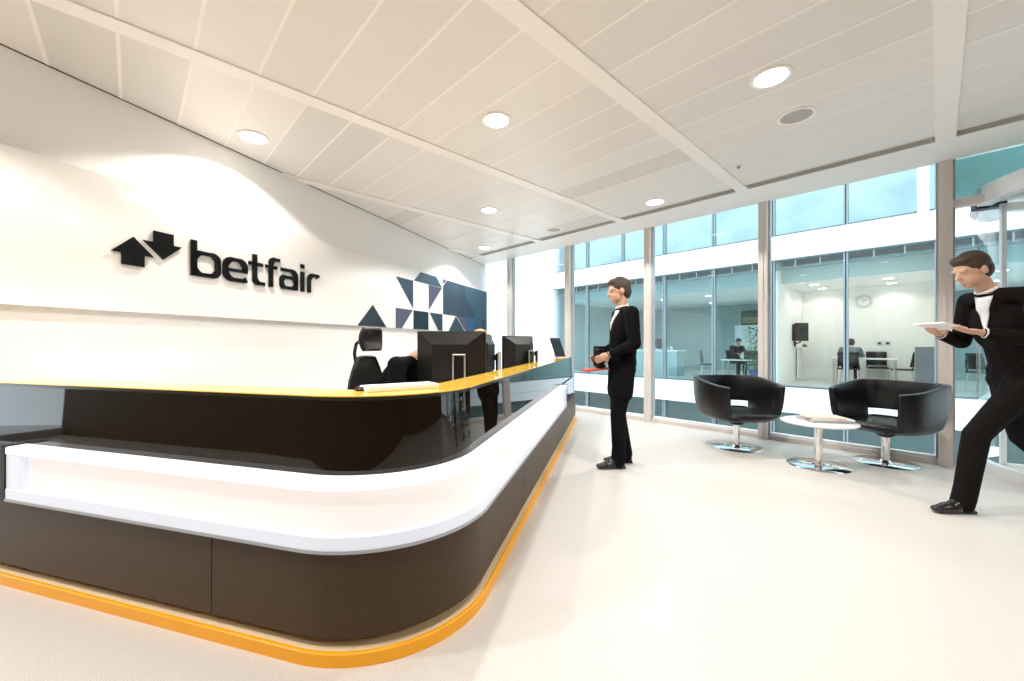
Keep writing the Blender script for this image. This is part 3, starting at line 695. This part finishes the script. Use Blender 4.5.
def make_person(label, loc, rz, J, cloth, hair_mat, hair='short', shirt=True, group=None, hem=.0, grip=.7, palms=((0, 0, -1), (0, 0, -1)), trouser_mat=None, voxel=.007, lapel=True):
    """J (x ahead, y left, z up): pel, che, nek, hed, hdir; shl shr ell elr wrl wrr; hpl hpr knl knr anl anr; ftl ftr = foot headings"""
    t = thing('person', label, 'person', loc, rz, group)
    J = {k: Vector(v) for k, v in J.items()}
    spine = (J['nek']-J['pel']).normalized()
    body = MB()
    R0 = basis(spine.cross(Vector((0, 1, 0))).normalized()*-1 if False else Vector((spine.z, 0, -spine.x)), spine)   # x ahead, z along spine
    body.ell(J['che'], (.105, .165, .20), R0); body.ell(J['pel'], (.10, .155, .13), R0); body.cap(J['pel'], J['che'], .10, .11)
    body.cap(J['che']+spine*.12, J['nek'], .075, .055); 
    hd = J['hdir'].normalized(); hr = basis(hd, (0, 0, 1)) if abs(hd.z) < .95 else basis(hd, (1, 0, 0))
    H = J['hed']
    def hp(x, y, z): return H+hr @ Vector((x, y, z))
    body.cap(J['nek'], hp(-.015, 0, -.05), .052, .052)
    body.ell(hp(-.012, 0, .02), (.098, .076, .098), hr); body.ell(hp(.018, 0, -.045), (.072, .060, .075), hr); body.ell(hp(.055, 0, -.092), (.026, .028, .022), hr)
    body.cap(hp(.082, 0, .012), hp(.108, 0, -.026), .009, .015, n=8); body.ell(hp(.088, 0, -.031), (.014, .019, .010), hr)
    body.ell(hp(.080, 0, -.060), (.013, .024, .006), hr); body.ell(hp(.078, 0, -.072), (.013, .021, .006), hr)
    for s in (1, -1):
        body.ell(hp(.078, s*.030, .024), (.012, .022, .007), hr)
        body.ell(hp(-.008, s*.078, -.012), (.018, .009, .031), hr)
    arms = [('l', 1), ('r', -1)]
    for c_, s in arms:
        sh, el, wr = J['sh'+c_], J['el'+c_], J['wr'+c_]
        body.cap(sh, el, .048, .039); body.cap(el, wr, .039, .026); body.ell(sh, (.055, .055, .055))
        hand(body, wr, wr-el+Vector((0, 0, .0)), palms[0 if c_ == 'l' else 1], grip, 1 if c_ == 'l' else -1)
        hpj, kn, an = J['hp'+c_], J['kn'+c_], J['an'+c_]
        body.cap(hpj, kn, .078, .052); body.cap(kn, an, .052, .035)
        f = J['ft'+c_].normalized()
        body.cap(an, an+f*.10+Vector((0, 0, -.052)), .033, .020)
    bo = bake(body, 'body', M_SKIN, t, voxel=.006, smooth_it=3)
    for s in (1, -1):
        e = MB(); e.ell(hp(.0835, s*.030, .013), (.006, .010, .006), hr, n=10, m=6); eo = e.build('eye', mat('eye_white', (.7, .7, .68), rough=.2), t, smooth='full')
        q = MB(); q.ell(hp(.0885, s*.030, .013), (.003, .005, .005), hr, n=8, m=5); q.build('iris', M_PLAST, eo, smooth='full')
    # hair
    h = MB()
    h.ell(hp(-.022, 0, .036), (.102, .084, .098), hr); h.ell(hp(-.055, 0, -.01), (.062, .079, .085), hr)
    h.ell(hp(.035, 0, .088), (.055, .062, .034), hr)
    if hair == 'tied': h.ell(hp(-.125, 0, .03), (.045, .042, .045), hr)
    if hair == 'long': h.ell(hp(-.07, 0, -.09), (.055, .082, .12), hr)
    ho = bake(h, 'hair', hair_mat, t, voxel=.007, smooth_it=2)
    # jacket or top
    j = MB()
    j.ell(J['che']+spine*.02, (.128, .195, .21), R0); j.ell(J['che']+spine*.12, (.10, .18, .095), R0)
    j.cap(J['pel']+spine*.05, J['che'], .128, .13); j.ell(J['pel']+spine*.02, (.128, .175, .15), R0)
    j.cap(J['nek']-spine*.12, J['nek']-spine*.045, .085, .062)
    if hem:
        for c_, s in arms:
            top_ = J['hp'+c_]; d = (J['kn'+c_]-top_).normalized(); j.cap(top_+Vector((0, 0, .05)), top_+d*hem, .098, .106 if hem > .2 else .094)
        j.cap(J['pel'], J['pel']+((J['knl']+J['knr'])/2-J['pel']).normalized()*hem, .11, .11)
    for c_, s in arms:
        sh, el, wr = J['sh'+c_], J['el'+c_], J['wr'+c_]
        j.cap(J['nek']-spine*.04, sh, .05, .062); j.cap(sh, el, .067, .055); j.cap(el, el.lerp(wr, .90), .056, .040)
    jk = bake(j, 'jacket' if hem else 'top', cloth, t, voxel=voxel, smooth_it=3)
    tr = MB()
    for c_, s in arms:
        hpj, kn, an = J['hp'+c_], J['kn'+c_], J['an'+c_]
        tr.cap(hpj, kn, .094, .070); tr.cap(kn, an+Vector((0, 0, .0)), .070, .060); tr.ell(hpj, (.10, .10, .10))
        tr.cap(kn.lerp(an, .6), an+Vector((.012, 0, -.030)), .058, .062)
    tr.ell(J['pel'], (.115, .165, .12), R0)
    bake(tr, 'trousers', trouser_mat or cloth, t, voxel=voxel, smooth_it=3)
    for c_, s in arms:
        an = J['an'+c_]; f = J['ft'+c_].normalized(); fr = basis(f)
        sho = MB(); 
        sho.ell(an+fr @ Vector((-.005, 0, -.045)), (.052, .040, .040), fr); sho.ell(an+fr @ Vector((.045, 0, -.038)), (.065, .041, .041), fr); sho.ell(an+fr @ Vector((.09, 0, -.055)), (.095, .045, .036), fr)
        sho.ell(an+fr @ Vector((.165, 0, -.062)), (.055, .038, .022), fr); sho.box(-.05, .19, -.033, .033, -.085, -.068, rot=fr, org=an); sho.box(-.055, .0, -.033, .033, -.090, -.068, rot=fr, org=an)
        bake(sho, 'shoe', M_SHOE, t, voxel=.006, smooth_it=2)
    if shirt:
        from mathutils.bvhtree import BVHTree
        bv = BVHTree.FromPolygons([v.co for v in jk.data.vertices], [p.vertices[:] for p in jk.data.polygons])
        fw = R0 @ Vector((1, 0, 0)); lf = Vector((0, 1, 0)); grid = []
        top_h = (J['nek']-J['che']).length-.035
        for k in range(10):
            hh_ = top_h*(.12+.88*k/9); w_ = .052*(k/9)+.002; row = []
            for i in range(9):
                o_ = J['che']+spine*hh_+lf*(w_*(i/4-1)); hit = bv.ray_cast(o_+fw*.5, -fw)[0]
                row.append((hit if hit is not None else o_+fw*.06)+fw*.004)
            grid.append(row)
        sf = MB(); sf.add([p for r_ in grid for p in r_], [(k*9+i, k*9+i+1, (k+1)*9+i+1, (k+1)*9+i) for k in range(9) for i in range(8)])
        so2 = sf.build('shirt_front', M_SHIRT, t, smooth='full'); q_ = so2.modifiers.new('s', 'SOLIDIFY'); q_.thickness = .006; q_.offset = 0
        c2 = MB(); n0 = J['nek']-spine*.005
        c2.tube([n0+R0 @ Vector((.054*math.cos(a)+.004, .054*math.sin(a), .010-.012*math.cos(a))) for a in [2*PI*i/16 for i in range(17)]], .009); c2.build('collar', M_SHIRT, t, smooth='full')
        for c_, s in arms:
            el, wr = J['el'+c_], J['wr'+c_]; c2 = MB(); c2.cap(el.lerp(wr, .9), el.lerp(wr, .985), .036, .034, round_=False, n=14); c2.build('cuff', M_SHIRT, t, smooth=True)
    return t

# standing man by the window, walking towards the wall
A1 = .090
J1 = dict(pel=(.02, 0, .96), che=(.0, 0, 1.25), nek=(.015, 0, 1.50), hed=(.05, 0, 1.655), hdir=(1, 0, -.18),
          shl=(-.005, .185, 1.43), shr=(-.005, -.185, 1.43), ell=(-.02, .225, 1.15), elr=(-.02, -.225, 1.15), wrl=(.19, .15, 1.05), wrr=(.19, -.15, 1.05),
          hpl=(.02, .085, .92), hpr=(.02, -.085, .92), knl=(.085, .085, .50), knr=(.03, -.085, .49), anl=(.075, .085, A1), anr=(-.05, -.085, A1+.0),
          ftl=(1, .05, 0), ftr=(1, -.08, 0))
p1 = make_person('man in black suit standing at the window line, looking left, holding a dark folder', V(1.175, 3.80), yaw_of(-1, -.03), J1, M_SUIT, M_HAIRD, hem=.22,
                 palms=((0, -1, 0), (0, 1, 0)), grip=.8)
def at_person(p, x, y, z): return Matrix.Translation(p.location) @ Matrix.Rotation(p.rotation_euler.z, 4, 'Z') @ Vector((x, y, z))
# folder and the papers in his hands
t = thing('document_case', 'dark document case held at the waist by the standing man', 'case', at_person(p1, .235, 0, .93), p1.rotation_euler.z)
b = MB(); b.box(-.03, .03, -.112, .112, 0, .20); b.build('body', M_SUIT2, t, bevel=.01)
b = MB(); b.box(-.034, .034, -.114, .114, .165, .175); b.build('zip', M_PLAST2, t)
b = MB(); b.box(-.10, .12, -.105, .105, 0, .014); o = b.build('red_folder', M_REDP, bevel=.002, loc=at_person(p1, .27, 0, .905), rz=p1.rotation_euler.z); o.rotation_euler.y = R_(6)
tag(o, 'red folder carried flat under the dark case by the standing man', 'folder')

# walking man at the right
J2 = dict(pel=(.06, 0, .93), che=(.15, 0, 1.24), nek=(.28, 0, 1.53), hed=(.39, 0, 1.67), hdir=(1, 0, -.42),
          shl=(.19, .195, 1.47), shr=(.19, -.195, 1.47), ell=(.20, .245, 1.17), elr=(.20, -.245, 1.17), wrl=(.46, .14, 1.225), wrr=(.46, -.14, 1.225),
          hpl=(.11, .09, .90), hpr=(.05, -.09, .90), knl=(.45, .09, .53), knr=(-.06, -.09, .48), anl=(.53, .09, A1), anr=(-.38, -.09, .20),
          ftl=(1, .05, 0), ftr=(.85, 0, -.5))
p2 = make_person('man in dark suit striding left at the right edge, head bent over papers', V(3.70, 2.80), yaw_of(-1, .05), J2, M_SUIT2, M_HAIRD, hem=.12,
                 palms=((0, -.2, 1), (0, .2, 1)), grip=.45)
b = MB(); b.box(-.075, .08, -.11, .11, 0, .006); b.box(-.073, .078, -.108, .107, .006, .010); o = b.build('document', M_PAPER, loc=at_person(p2, .60, 0, 1.272), rz=p2.rotation_euler.z); o.rotation_euler.y = R_(-14)
tag(o, 'sheaf of papers held out in both hands by the striding man', 'papers')

# seated receptionists
def seated(lean, hx=0.):
    return dict(pel=(-.06, 0, .58), che=(.0+lean*.5, 0, .86-lean*.15), nek=(.06+lean, 0, 1.07-lean*.35), hed=(.12+lean*1.25, 0, 1.21-lean*.45), hdir=(1, 0, -.45),
          shl=(.03+lean*.9, .18, 1.02-lean*.30), shr=(.03+lean*.9, -.18, 1.02-lean*.30), ell=(.14+lean, .24, .80), elr=(.14+lean, -.24, .80), wrl=(.36+lean*.9, .14, .785), wrr=(.36+lean*.9, -.14, .785),
          hpl=(-.04, .09, .56), hpr=(-.04, -.09, .56), knl=(.38, .11, .52), knr=(.38, -.11, .52), anl=(.36, .11, A1), anr=(.36, -.11, A1), ftl=(1, .1, 0), ftr=(1, -.1, 0))
def seat_chair(p, rz, lb):
    o = copy_tree(oc)
    for ch in list(o.children):
        if ch.name.startswith('headrest'): bpy.data.objects.remove(ch)
    o.location = p; o.rotation_euler.z = rz; o['label'] = lb; return o
h1 = yaw_of(1, -.12)
SH1 = seated(.08); SH1.update(che=(-.03, 0, .84), nek=(.13, 0, 1.055), hed=(.30, 0, 1.085), hdir=(.8, 0, -.62), shl=(.06, .18, 1.0), shr=(.06, -.18, 1.0), ell=(.10, .24, .80), elr=(.10, -.24, .80), wrl=(.25, .12, .785), wrr=(.25, -.12, .785))
r1 = V(-.73, 2.965); r2 = V(-.44, 4.12)
make_person('receptionist in a black top leaning forward, hidden behind the nearest monitor', r1, yaw_of(.97, -.24), SH1, M_SUIT, M_HAIRB, hair='tied', shirt=False, palms=((0, 0, -1), (0, 0, -1)), grip=.35)
make_person('receptionist with ginger blond hair, only the top of the head showing over the monitors', r2, h1, seated(.10), M_SUIT2, M_HAIRB, hair='long', shirt=False, palms=((0, 0, -1), (0, 0, -1)), grip=.35)
seat_chair(r2+V(-.06, 0), h1, 'office chair under the receptionist with ginger hair')

# ------------------------------------------------------------------ the building across the atrium
OY = 12.6; PX = 1.49
OB = thing('office_building', 'office building with white bands and teal glass across the atrium', 'building', (0, OY, 0))
def obx(name, x0, x1, y0, y1, z0, z1, m, bevel=0.):
    b = MB(); b.box(x0, x1, y0, y1, z0, z1); return b.build(name, m, OB, bevel=bevel)
XL = -10.45; XR = 6.0
# bands, floor slabs
def ish(name, x0, x1, y0, y1, z0, z1, m):
    b = MB(); b.box(x0, x1, y0, y1, z0, z1); return struct(b.build(name, m, loc=(0, OY, 0)))
obx('white_band', XL, XR, -.06, .30, -.63, .02, M_OPBAND); obx('white_band', XL, XR, -.06, .30, 3.37, 3.99, M_OPBAND)
for z in (-.36, 3.68):
    obx('band_joint', XL, XR, -.064, -.0601, z, z+.008, M_OPBAR)
obx('white_band', XL, XR, -.06, .30, 7.35, 8.0, M_OPBAND)
ish('floor', XL, XR, .301, 9, -.35, .03, M_OFLOOR); obx('floor_slab', XL, XR, .30, 9, 3.45, 4.03, M_OFLOOR); obx('floor_slab', XL, XR, .30, 9, 7.4, 7.6, M_OFLOOR)
obx('floor_slab', XL, XR, .30, 9, -4.3, -4.0, M_OFLOOR)
# glazing
n = 0
for k in range(-3, 7):
    x1 = .0-PX*k; x0 = x1-PX
    g = M_GLASSOK if k in (0, 1) else M_GLASSO
    obx('glass_pane', x0+.045, x1-.045, .10, .11, .02, 3.12, g)
    obx('transom_pane', x0+.045, x1-.045, .10, .11, 3.15, 3.37, M_GLASSD)
    obx('glass_pane', x0+.045, x1-.045, .10, .11, 3.99, 7.35, M_GLASSUP)
    obx('glass_pane', x0+.045, x1-.045, .10, .11, -4.0, -.63, M_GLASSD)
    for za_, zb_ in ((.02, 3.37), (3.99, 7.35), (-4.0, -.63)):
        b = MB(); b.box(x1-.045, x1-.012, .02, .14, za_, zb_); b.box(x1+.012, x1+.045, .02, .14, za_, zb_); b.box(x1-.012, x1+.012, .06, .14, za_, zb_, 1); b.build('mullion', [M_OPMUL, M_DARKGAP], OB)
    for q in (.33, .67):
        b = MB(); b.box(x0+PX*q-.015, x0+PX*q+.015, .06, .14, 3.13, 3.37); b.build('transom_bar', M_OPMUL, OB)
    obx('transom_rail', x0+.04, x1-.04, .05, .14, 3.12, 3.15, M_OPBAR)
    obx('bottom_rail', x0+.04, x1-.04, .05, .14, .02, .06, M_OPBAR); obx('top_rail', x0+.04, x1-.04, .05, .14, 3.33, 3.37, M_OPBAR)
    obx('bottom_rail', x0+.04, x1-.04, .05, .14, 3.99, 4.05, M_OPBAR)
# ceilings and bulkhead
def ish(name, x0, x1, y0, y1, z0, z1, m):
    b = MB(); b.box(x0, x1, y0, y1, z0, z1); return struct(b.build(name, m, loc=(0, OY, 0)))
ish('ceiling', XL, XR, .75, 9, 2.83, 2.90, M_OPW); obx('bulkhead', XL, XR, .70, .75, 2.83, 3.30, M_TEALW)
ish('wall_meeting_room_rear', -PX*2, .02, 3.26, 3.36, .03, 2.83, M_OPW)
ish('wall_meeting_room_left', -2*PX-.06, -2*PX+.04, .35, 5.6, .03, 3.4, M_OPW); ish('wall_meeting_room_right', -.03, .06, .35, 5.6, .03, 3.4, M_OPW)
ish('wall_office_rear', XL, -2*PX-.06, 6.6, 6.7, .03, 2.83, M_TEALW); ish('wall_lobby_rear', .06, XR, 6.6, 6.7, .03, 2.83, M_TEALW)
ish('wall_office_left', XL-.1, XL, .3, 7, -4, 7.4, M_TEALW); ish('wall_office_right', XR, XR+.1, .3, 7, -4, 7.4, M_TEALW)
ish('wall_lower_rear', XL, XR, 5.0, 5.1, -4, -.35, M_TEALW)
obx('sky_reflection_sheet', XL, XR, .75, .80, 4.03, 7.4, mat('painted_sky_reflection', (.42, .57, .63), rough=.8, noise=.5, nscale=1.3))  # sheet behind the upper glass; blotchy cyan stands for its sky reflection
obx('corner_pier', -.30, -.12, -.10, .02, 3.99, 7.3, M_OPBAND)
# white blank facade left of the glass
b = MB(); b.box(XL-9, XL-.02, -.10, .40, -4, 3.345); b.box(XL-9, XL-.02, -.10, .40, 3.375, 9); b.box(XL-9, XL-.02, -.05, .4, 3.345, 3.375, 1)
tag(b.build('white_building', [M_WHITEMET, M_ALUD], loc=(0, OY, 0)), 'blank bright white building side seen through the left windows', 'building')
gd = MB(); gd.box(-22, 10, 5.9, 20, -4.2, -4.0); struct(gd.build('ground', M_OFLOOR))
# our own storey edge below the windows
sl = MB(); sl.box(-9, 4.5, 5.76, 5.80, -.6, 0.0); struct(sl.build('trim_20', M_OPBAND))

# --- white meeting room (right bay)
def op(x, y, z=.03): return (x, OY+y, z)
t = thing('wall_clock', 'round wall clock with grey rim in the white room across the atrium', 'clock', op(-1.47, 3.25, 2.41))
b = MB(); b.add([], []); 
def disc(r0, r1, y0, y1, name, m, par):
    b = MB(); n = 40; vs = []
    P = [(r1*math.cos(2*PI*i/n), r1*math.sin(2*PI*i/n)) for i in range(n)]
    b.prism(P, lambda a, z, d: (a, -y0-d, z), y1-y0); return b.build(name, m, par)
b = MB(); b.lathe([(.145, 0), (.175, 0), (.175, .03), (.145, .03)], n=40, ring=True); o = b.build('rim', M_STEEL, t); o.rotation_euler.x = PI/2
disc(0, .15, .002, .012, 'face', M_PAPER, t)
for a, L, w_ in ((55, .09, .008), (-20, .12, .006)):
    b = MB(); b.box(-w_/2, w_/2, -.018, -.0125, -.01, L); o = b.build('hand', M_PLAST, t); o.rotation_euler.y = R_(a)
t = thing('wall_television', 'boxy dark television on a swing arm fixed to the white room side wall', 'television', op(-2.93, 2.2, 1.50))
b = MB(); b.box(.0, .03, -.06, .06, -.42, -.25); b.build('wall_plate', M_PLAST2, t, bevel=.005)
b = MB(); b.tube([(.03, 0, -.33), (.14, -.02, -.30), (.16, -.03, -.12)], .022); b.build('arm', M_PLAST2, t, smooth=True)
b = MB(); b.prism([(-.19, -.26), (.20, -.26), (.20, .28), (-.19, .20)], lambda x, z, d: (.16+x*.6, -.22+d, z), .42); o = b.build('cabinet', M_PLAST2, t, bevel=.01); o.rotation_euler.z = R_(-35)
b = MB(); b.box(.263, .268, -.19, .17, -.20, .20); b.build('screen', mat('grey_tv_screen', (.12, .13, .14), rough=.3), o)
t = thing('wall_shelf', 'small white ledge shelf under the wall television', 'shelf', op(-2.90, 2.45, 1.03))
b = MB(); b.box(0, .30, -.15, .45, 0, .03); b.build('board', M_TABLE, t); b = MB(); b.box(.0, .03, -.1, .4, -.9, 0); b.build('back_panel', M_TABLE, t)
t = thing('desk_phone', 'small brown object standing on the ledge under the television', 'desk item', op(-2.75, 2.6, 1.06))
b = MB(); b.prism([(-.06, 0), (.07, 0), (.05, .05), (-.03, .11)], lambda x, z, d: (x, d-.05, z), .1); b.build('body', mat('brown_plastic', (.18, .09, .05)), t, bevel=.008)
for k, x in enumerate((-1.13, -.96)):
    b = MB(); b.box(-.055, .055, -.012, 0, -.05, .05); b.box(-.03, .03, -.016, -.012, -.03, .03, 1)
    tag(b.build('wall_switch', [M_STEEL, M_PLAST2], loc=op(x, 3.258, 1.17)), ('left' if k == 0 else 'right')+' of two small grey switch plates on the white room wall', 'switch', 'switch plates in the white room')
def desk_table(x, y, w_, d_, h_, lb, name='meeting_table'):
    t = thing(name, lb, 'table', op(x, y))
    b = MB(); b.box(-w_/2, w_/2, -d_/2, d_/2, h_-.03, h_); b.build('tabletop', M_TABLE, t, bevel=.004)
    for sx in (-1, 1):
        for sy in (-1, 1):
            b = MB(); b.cap((sx*(w_/2-.06), sy*(d_/2-.06), 0), (sx*(w_/2-.06), sy*(d_/2-.06), h_-.03), .022, n=10, round_=False); b.build('leg', M_STEEL, t)
    return t
desk_table(-1.38, 2.35, 1.35, .70, .73, 'white meeting table in the white room across the atrium')
def side_chair(x, y, rz, lb, m=M_PLAST2):
    t = thing('visitor_chair', lb, 'chair', op(x, y), rz, 'dark chairs across the atrium')
    b = MB(); b.box(-.22, .22, -.22, .22, .43, .47); b.build('seat', m, t, bevel=.015)
    vs = []; 
    for k in range(6):
        z = .52+.38*k/5
        for i in range(7): y_ = -.22+.44*i/6; vs.append((-.20-.03*k/5*2+.04*(y_/.22)**2, y_, z))
    b = MB(); b.add(vs, [(k*7+i, k*7+i+1, (k+1)*7+i+1, (k+1)*7+i) for k in range(5) for i in range(6)])
    o = b.build('backrest', m, t, smooth='full'); q = o.modifiers.new('s', 'SOLIDIFY'); q.thickness = .025
    for s in (-1, 1):
        b = MB(); b.tube([(-.17, s*.2, .44), (-.21, s*.2, .55), (-.22, s*.19, .75)], .012); b.build('back_post', M_PLAST, t)
        for sx in (-1, 1):
            b = MB(); b.tube([(sx*.17, s*.19, .44), (sx*.22, s*.21, 0.0)], .013); b.build('leg', M_STEEL, t)
    return t
side_chair(-.62, 2.3, PI, 'dark chair with its back to the right, at the right end of the meeting table')
side_chair(-1.62, 1.72, PI/2, 'dark chair under the seated man in the white room')
side_chair(-1.15, 2.95, -PI/2+.2, 'dark empty chair across the table from the seated man in the white room')
b = MB(); b.box(-.02, .30, -.25, .25, 0, 1.05); b.box(-.026, -.02, -.24, .24, .04, .5, 1); b.box(-.026, -.02, -.24, .24, .54, 1.03, 1)
tag(b.build('filing_cabinet', [M_GREYCLOTH, M_STEEL], loc=op(-.34, 1.25), bevel=.005), 'grey cabinet at the right wall of the white room', 'cabinet')
S = seated(.16)
make_person('man in grey top seated with his back to the atrium in the white room', op(-1.62, 1.74, .03), PI/2, S, M_GREYCLOTH, M_HAIRD, shirt=False, palms=((0, 0, -1), (0, 0, -1)), grip=.35, trouser_mat=M_SUIT2, voxel=.012)
# --- open office (middle bays)
desk_table(-4.05, 1.25, 1.1, .6, .64, 'white table in the teal office near the potted plant', 'office_table')
side_chair(-5.15, 1.5, .3, 'dark chair left of the white table in the teal office'); side_chair(-4.0, 2.2, -.8, 'dark chair behind the white table in the teal office')
side_chair(-3.35, 2.0, 2.6, 'dark chair between the white table and the potted plant')
S = seated(.05)
make_person('dark clothed person seated beyond the white table in the teal office', op(-4.78, 3.0, .03), -.8, S, M_SUIT2, M_HAIRD, shirt=False, grip=.35, voxel=.014)
side_chair(-4.82, 3.04, -.8, 'dark chair under the person in the teal office')
t = thing('potted_plant', 'tall leafy green plant in a blue pot beside the white room partition', 'plant', op(-3.52, .60))
b = MB(); b.lathe([(.13, 0), (.17, .34), (.185, .34), (.185, .37), (.16, .37), (.15, .33), (.0001, .33)], n=28); b.build('pot', M_POT, t, smooth=True)
b = MB()
for k in range(7):
    a = k*2.4; pts = [(.03*math.cos(a), .03*math.sin(a), .33), (.08*math.cos(a), .08*math.sin(a), .8), (.15*math.cos(a), .15*math.sin(a), 1.1+.07*k)]; b.tube(pts, .008, n=6)
b.build('stem', mat('plant_stem', (.09, .10, .04)), t)
b = MB(); rnd = random.Random(3)
for k in range(230):
    a = rnd.uniform(0, 2*PI); zz = rnd.uniform(.45, 1.62); rr = rnd.uniform(.03, .22)
    c_ = Vector((rr*math.cos(a), rr*math.sin(a), zz)); d = Vector((math.cos(a), math.sin(a), rnd.uniform(-.5, .7))).normalized(); L = rnd.uniform(.10, .17)
    s_ = d.cross(Vector((0, 0, 1))).normalized()*.022; u = Vector((0, 0, .02))
    b.add([c_, c_+d*L*.5+s_+u, c_+d*L-u, c_+d*L*.5-s_+u, c_+d*L*.5+u*1.5], [(0, 1, 4), (1, 2, 4), (2, 3, 4), (3, 0, 4)])
tag(b.build('foliage', M_LEAF, t), kind='stuff')
b = MB(); b.box(-.35, .35, -.05, .05, -.30, .30); b.box(-.30, .30, -.056, -.05, -.24, .02, 1)
tag(b.build('wall_picture', [mat('olive_dark_panel', (.10, .09, .05)), mat('olive_pale_panel', (.32, .30, .20))], loc=op(-5.3, 6.54, 2.25)), 'dark olive framed panel high on the teal office back wall', 'picture')
t = thing('whiteboard', 'bright white standing board behind the dark clothed person in the teal office', 'whiteboard', op(-5.0, 5.0))
b = MB(); b.box(-.42, .42, -.02, .02, .45, 1.85); b.build('board', M_PAPER, t, bevel=.005)
for x_ in (-.38, .38):
    b = MB(); b.box(x_-.02, x_+.02, -.03, .03, .03, .45); b.box(x_-.02, x_+.02, -.28, .28, 0, .03); b.build('leg', M_STEEL, t)
t = thing('tea_counter', 'low counter with equipment in the teal office behind the standing man', 'counter', op(-7.2, 1.6))
b = MB(); b.box(-1.1, 1.1, -.3, .3, 0, .86); b.build('cabinet', M_TEALW, t); b = MB(); b.box(-1.15, 1.15, -.33, .33, .86, .90); b.build('worktop', M_TABLE, t, bevel=.004)
t = thing('coffee_machine', 'dark and chrome coffee machine on the counter in the teal office', 'coffee machine', op(-7.05, 1.55, .93))
b = MB(); b.box(-.28, .28, -.2, .2, .06, .42); b.build('body', M_PLAST2, t, bevel=.02); b = MB(); b.box(-.27, .27, -.32, .0, 0, .06); b.build('drip_tray', M_CHROME, t, bevel=.01)
for s in (-1, 1):
    b = MB(); b.cap((s*.13, -.24, .22), (s*.13, -.24, .15), .035, .02, n=12); b.build('group_head', M_CHROME, t, smooth=True)
for k in range(9):
    b = MB(); h_ = (.12, .16, .10)[k % 3]; b.lathe([(.0001, 0), (.035, 0), (.042, h_), (.038, h_), (.031, .006), (.0001, .006)], n=16)
    tag(b.build('drinking_glass', M_CHROME, smooth=True, loc=op(-7.95+.09*k if k < 5 else -6.6+.09*(k-5), 1.45+.08*(k % 2), .93)), 'small shiny cup on the counter beside the coffee machine', 'cup', 'shiny cups on the tea counter')
# lamps across the atrium
def oplamp(x, y, pw, lb, col=(1, .97, .92)):
    t = thing('ceiling_lamp', lb, 'ceiling light', op(x, y, 2.83), group='round ceiling lamps across the atrium')
    b = MB(); b.lathe([(.10, 0), (.13, 0), (.13, -.012), (.10, -.012)], n=24, ring=True); b.build('trim_ring', M_WHITEMET, t)
    b = MB(); b.lathe([(.0001, -.006), (.10, -.006), (.10, -.001), (.0001, -.001)], n=24); b.build('lens', M_LAMP, t)
    ld = bpy.data.lights.new('lamp', 'SPOT'); ld.energy = pw; ld.spot_size = R_(150); ld.spot_blend = .4; ld.shadow_soft_size = .1; ld.color = col
    lo = bpy.data.objects.new('lamp', ld); COL.objects.link(lo); lo.parent = t; lo.location = (0, 0, -.03)
for x, y, lb in ((-2.35, 2.75, 'added left rear lamp in the white room ceiling'), (-2.35, 1.6, 'added left front lamp in the white room ceiling'), (-.85, 2.75, 'added right rear lamp in the white room ceiling'), (-.85, 1.6, 'added right front lamp in the white room ceiling')):
    oplamp(x, y, 19, lb, (1, .89, .78))  # added ceiling lamps that make the white room look bright
for k, (x, y) in enumerate(((-3.8, 2.2), (-5.4, 2.2), (-7.0, 2.2), (-8.6, 2.2), (-3.8, 4.8), (-6.2, 4.8), (-8.8, 4.8))):
    oplamp(x, y, 34, 'lamp in the teal office ceiling, number of bays from the plant: %s, %s row' % (('one', 'two', 'three', 'four', 'one', 'two', 'four')[k], 'front' if k < 4 else 'rear'), (.85, 1, .98))
for k, (x, y) in enumerate(((1.0, 2.0), (2.4, 2.0), (1.0, 4.2), (2.4, 4.2))):
    oplamp(x, y, 40, '%s %s lamp in the bay seen through the revolving door' % (('front', 'rear')[k//2], ('left', 'right')[k % 2]), (.85, 1, 1))
b = MB(); b.box(-.6, .6, -.02, .02, 0, .62); b.build
o = b.build('lit_screen', mat('lit_panel', (.9, .9, .9), emit=(1, 1, 1), es=1.6), loc=op(.75, 3.5, 1.45)); tag(o, 'bright white lit panel seen through the revolving door glass', 'light panel')
side_chair(.75, 2.2, .6, 'dark chair seen behind the walking man through the door glass')

# ------------------------------------------------------------------ light
wd = bpy.data.worlds.new('sky'); SC.world = wd; wd.use_nodes = True
nt = wd.node_tree; bg = nt.nodes['Background']; bg.inputs['Color'].default_value = (.85, .935, 1.0, 1); bg.inputs['Strength'].default_value = 2.4

SC.view_settings.view_transform = 'Standard'; SC.view_settings.look = 'None'; SC.view_settings.gamma = 1.0; SC.view_settings.exposure = .42
SC.view_settings.use_curve_mapping = False
SC.cycles.use_denoising = True
SC.cycles.max_bounces = 10; SC.cycles.diffuse_bounces = 5; SC.cycles.glossy_bounces = 5; SC.cycles.transparent_max_bounces = 16
SC.cycles.sample_clamp_indirect = 8
SC.cycles.caustics_reflective = False; SC.cycles.caustics_refractive = False
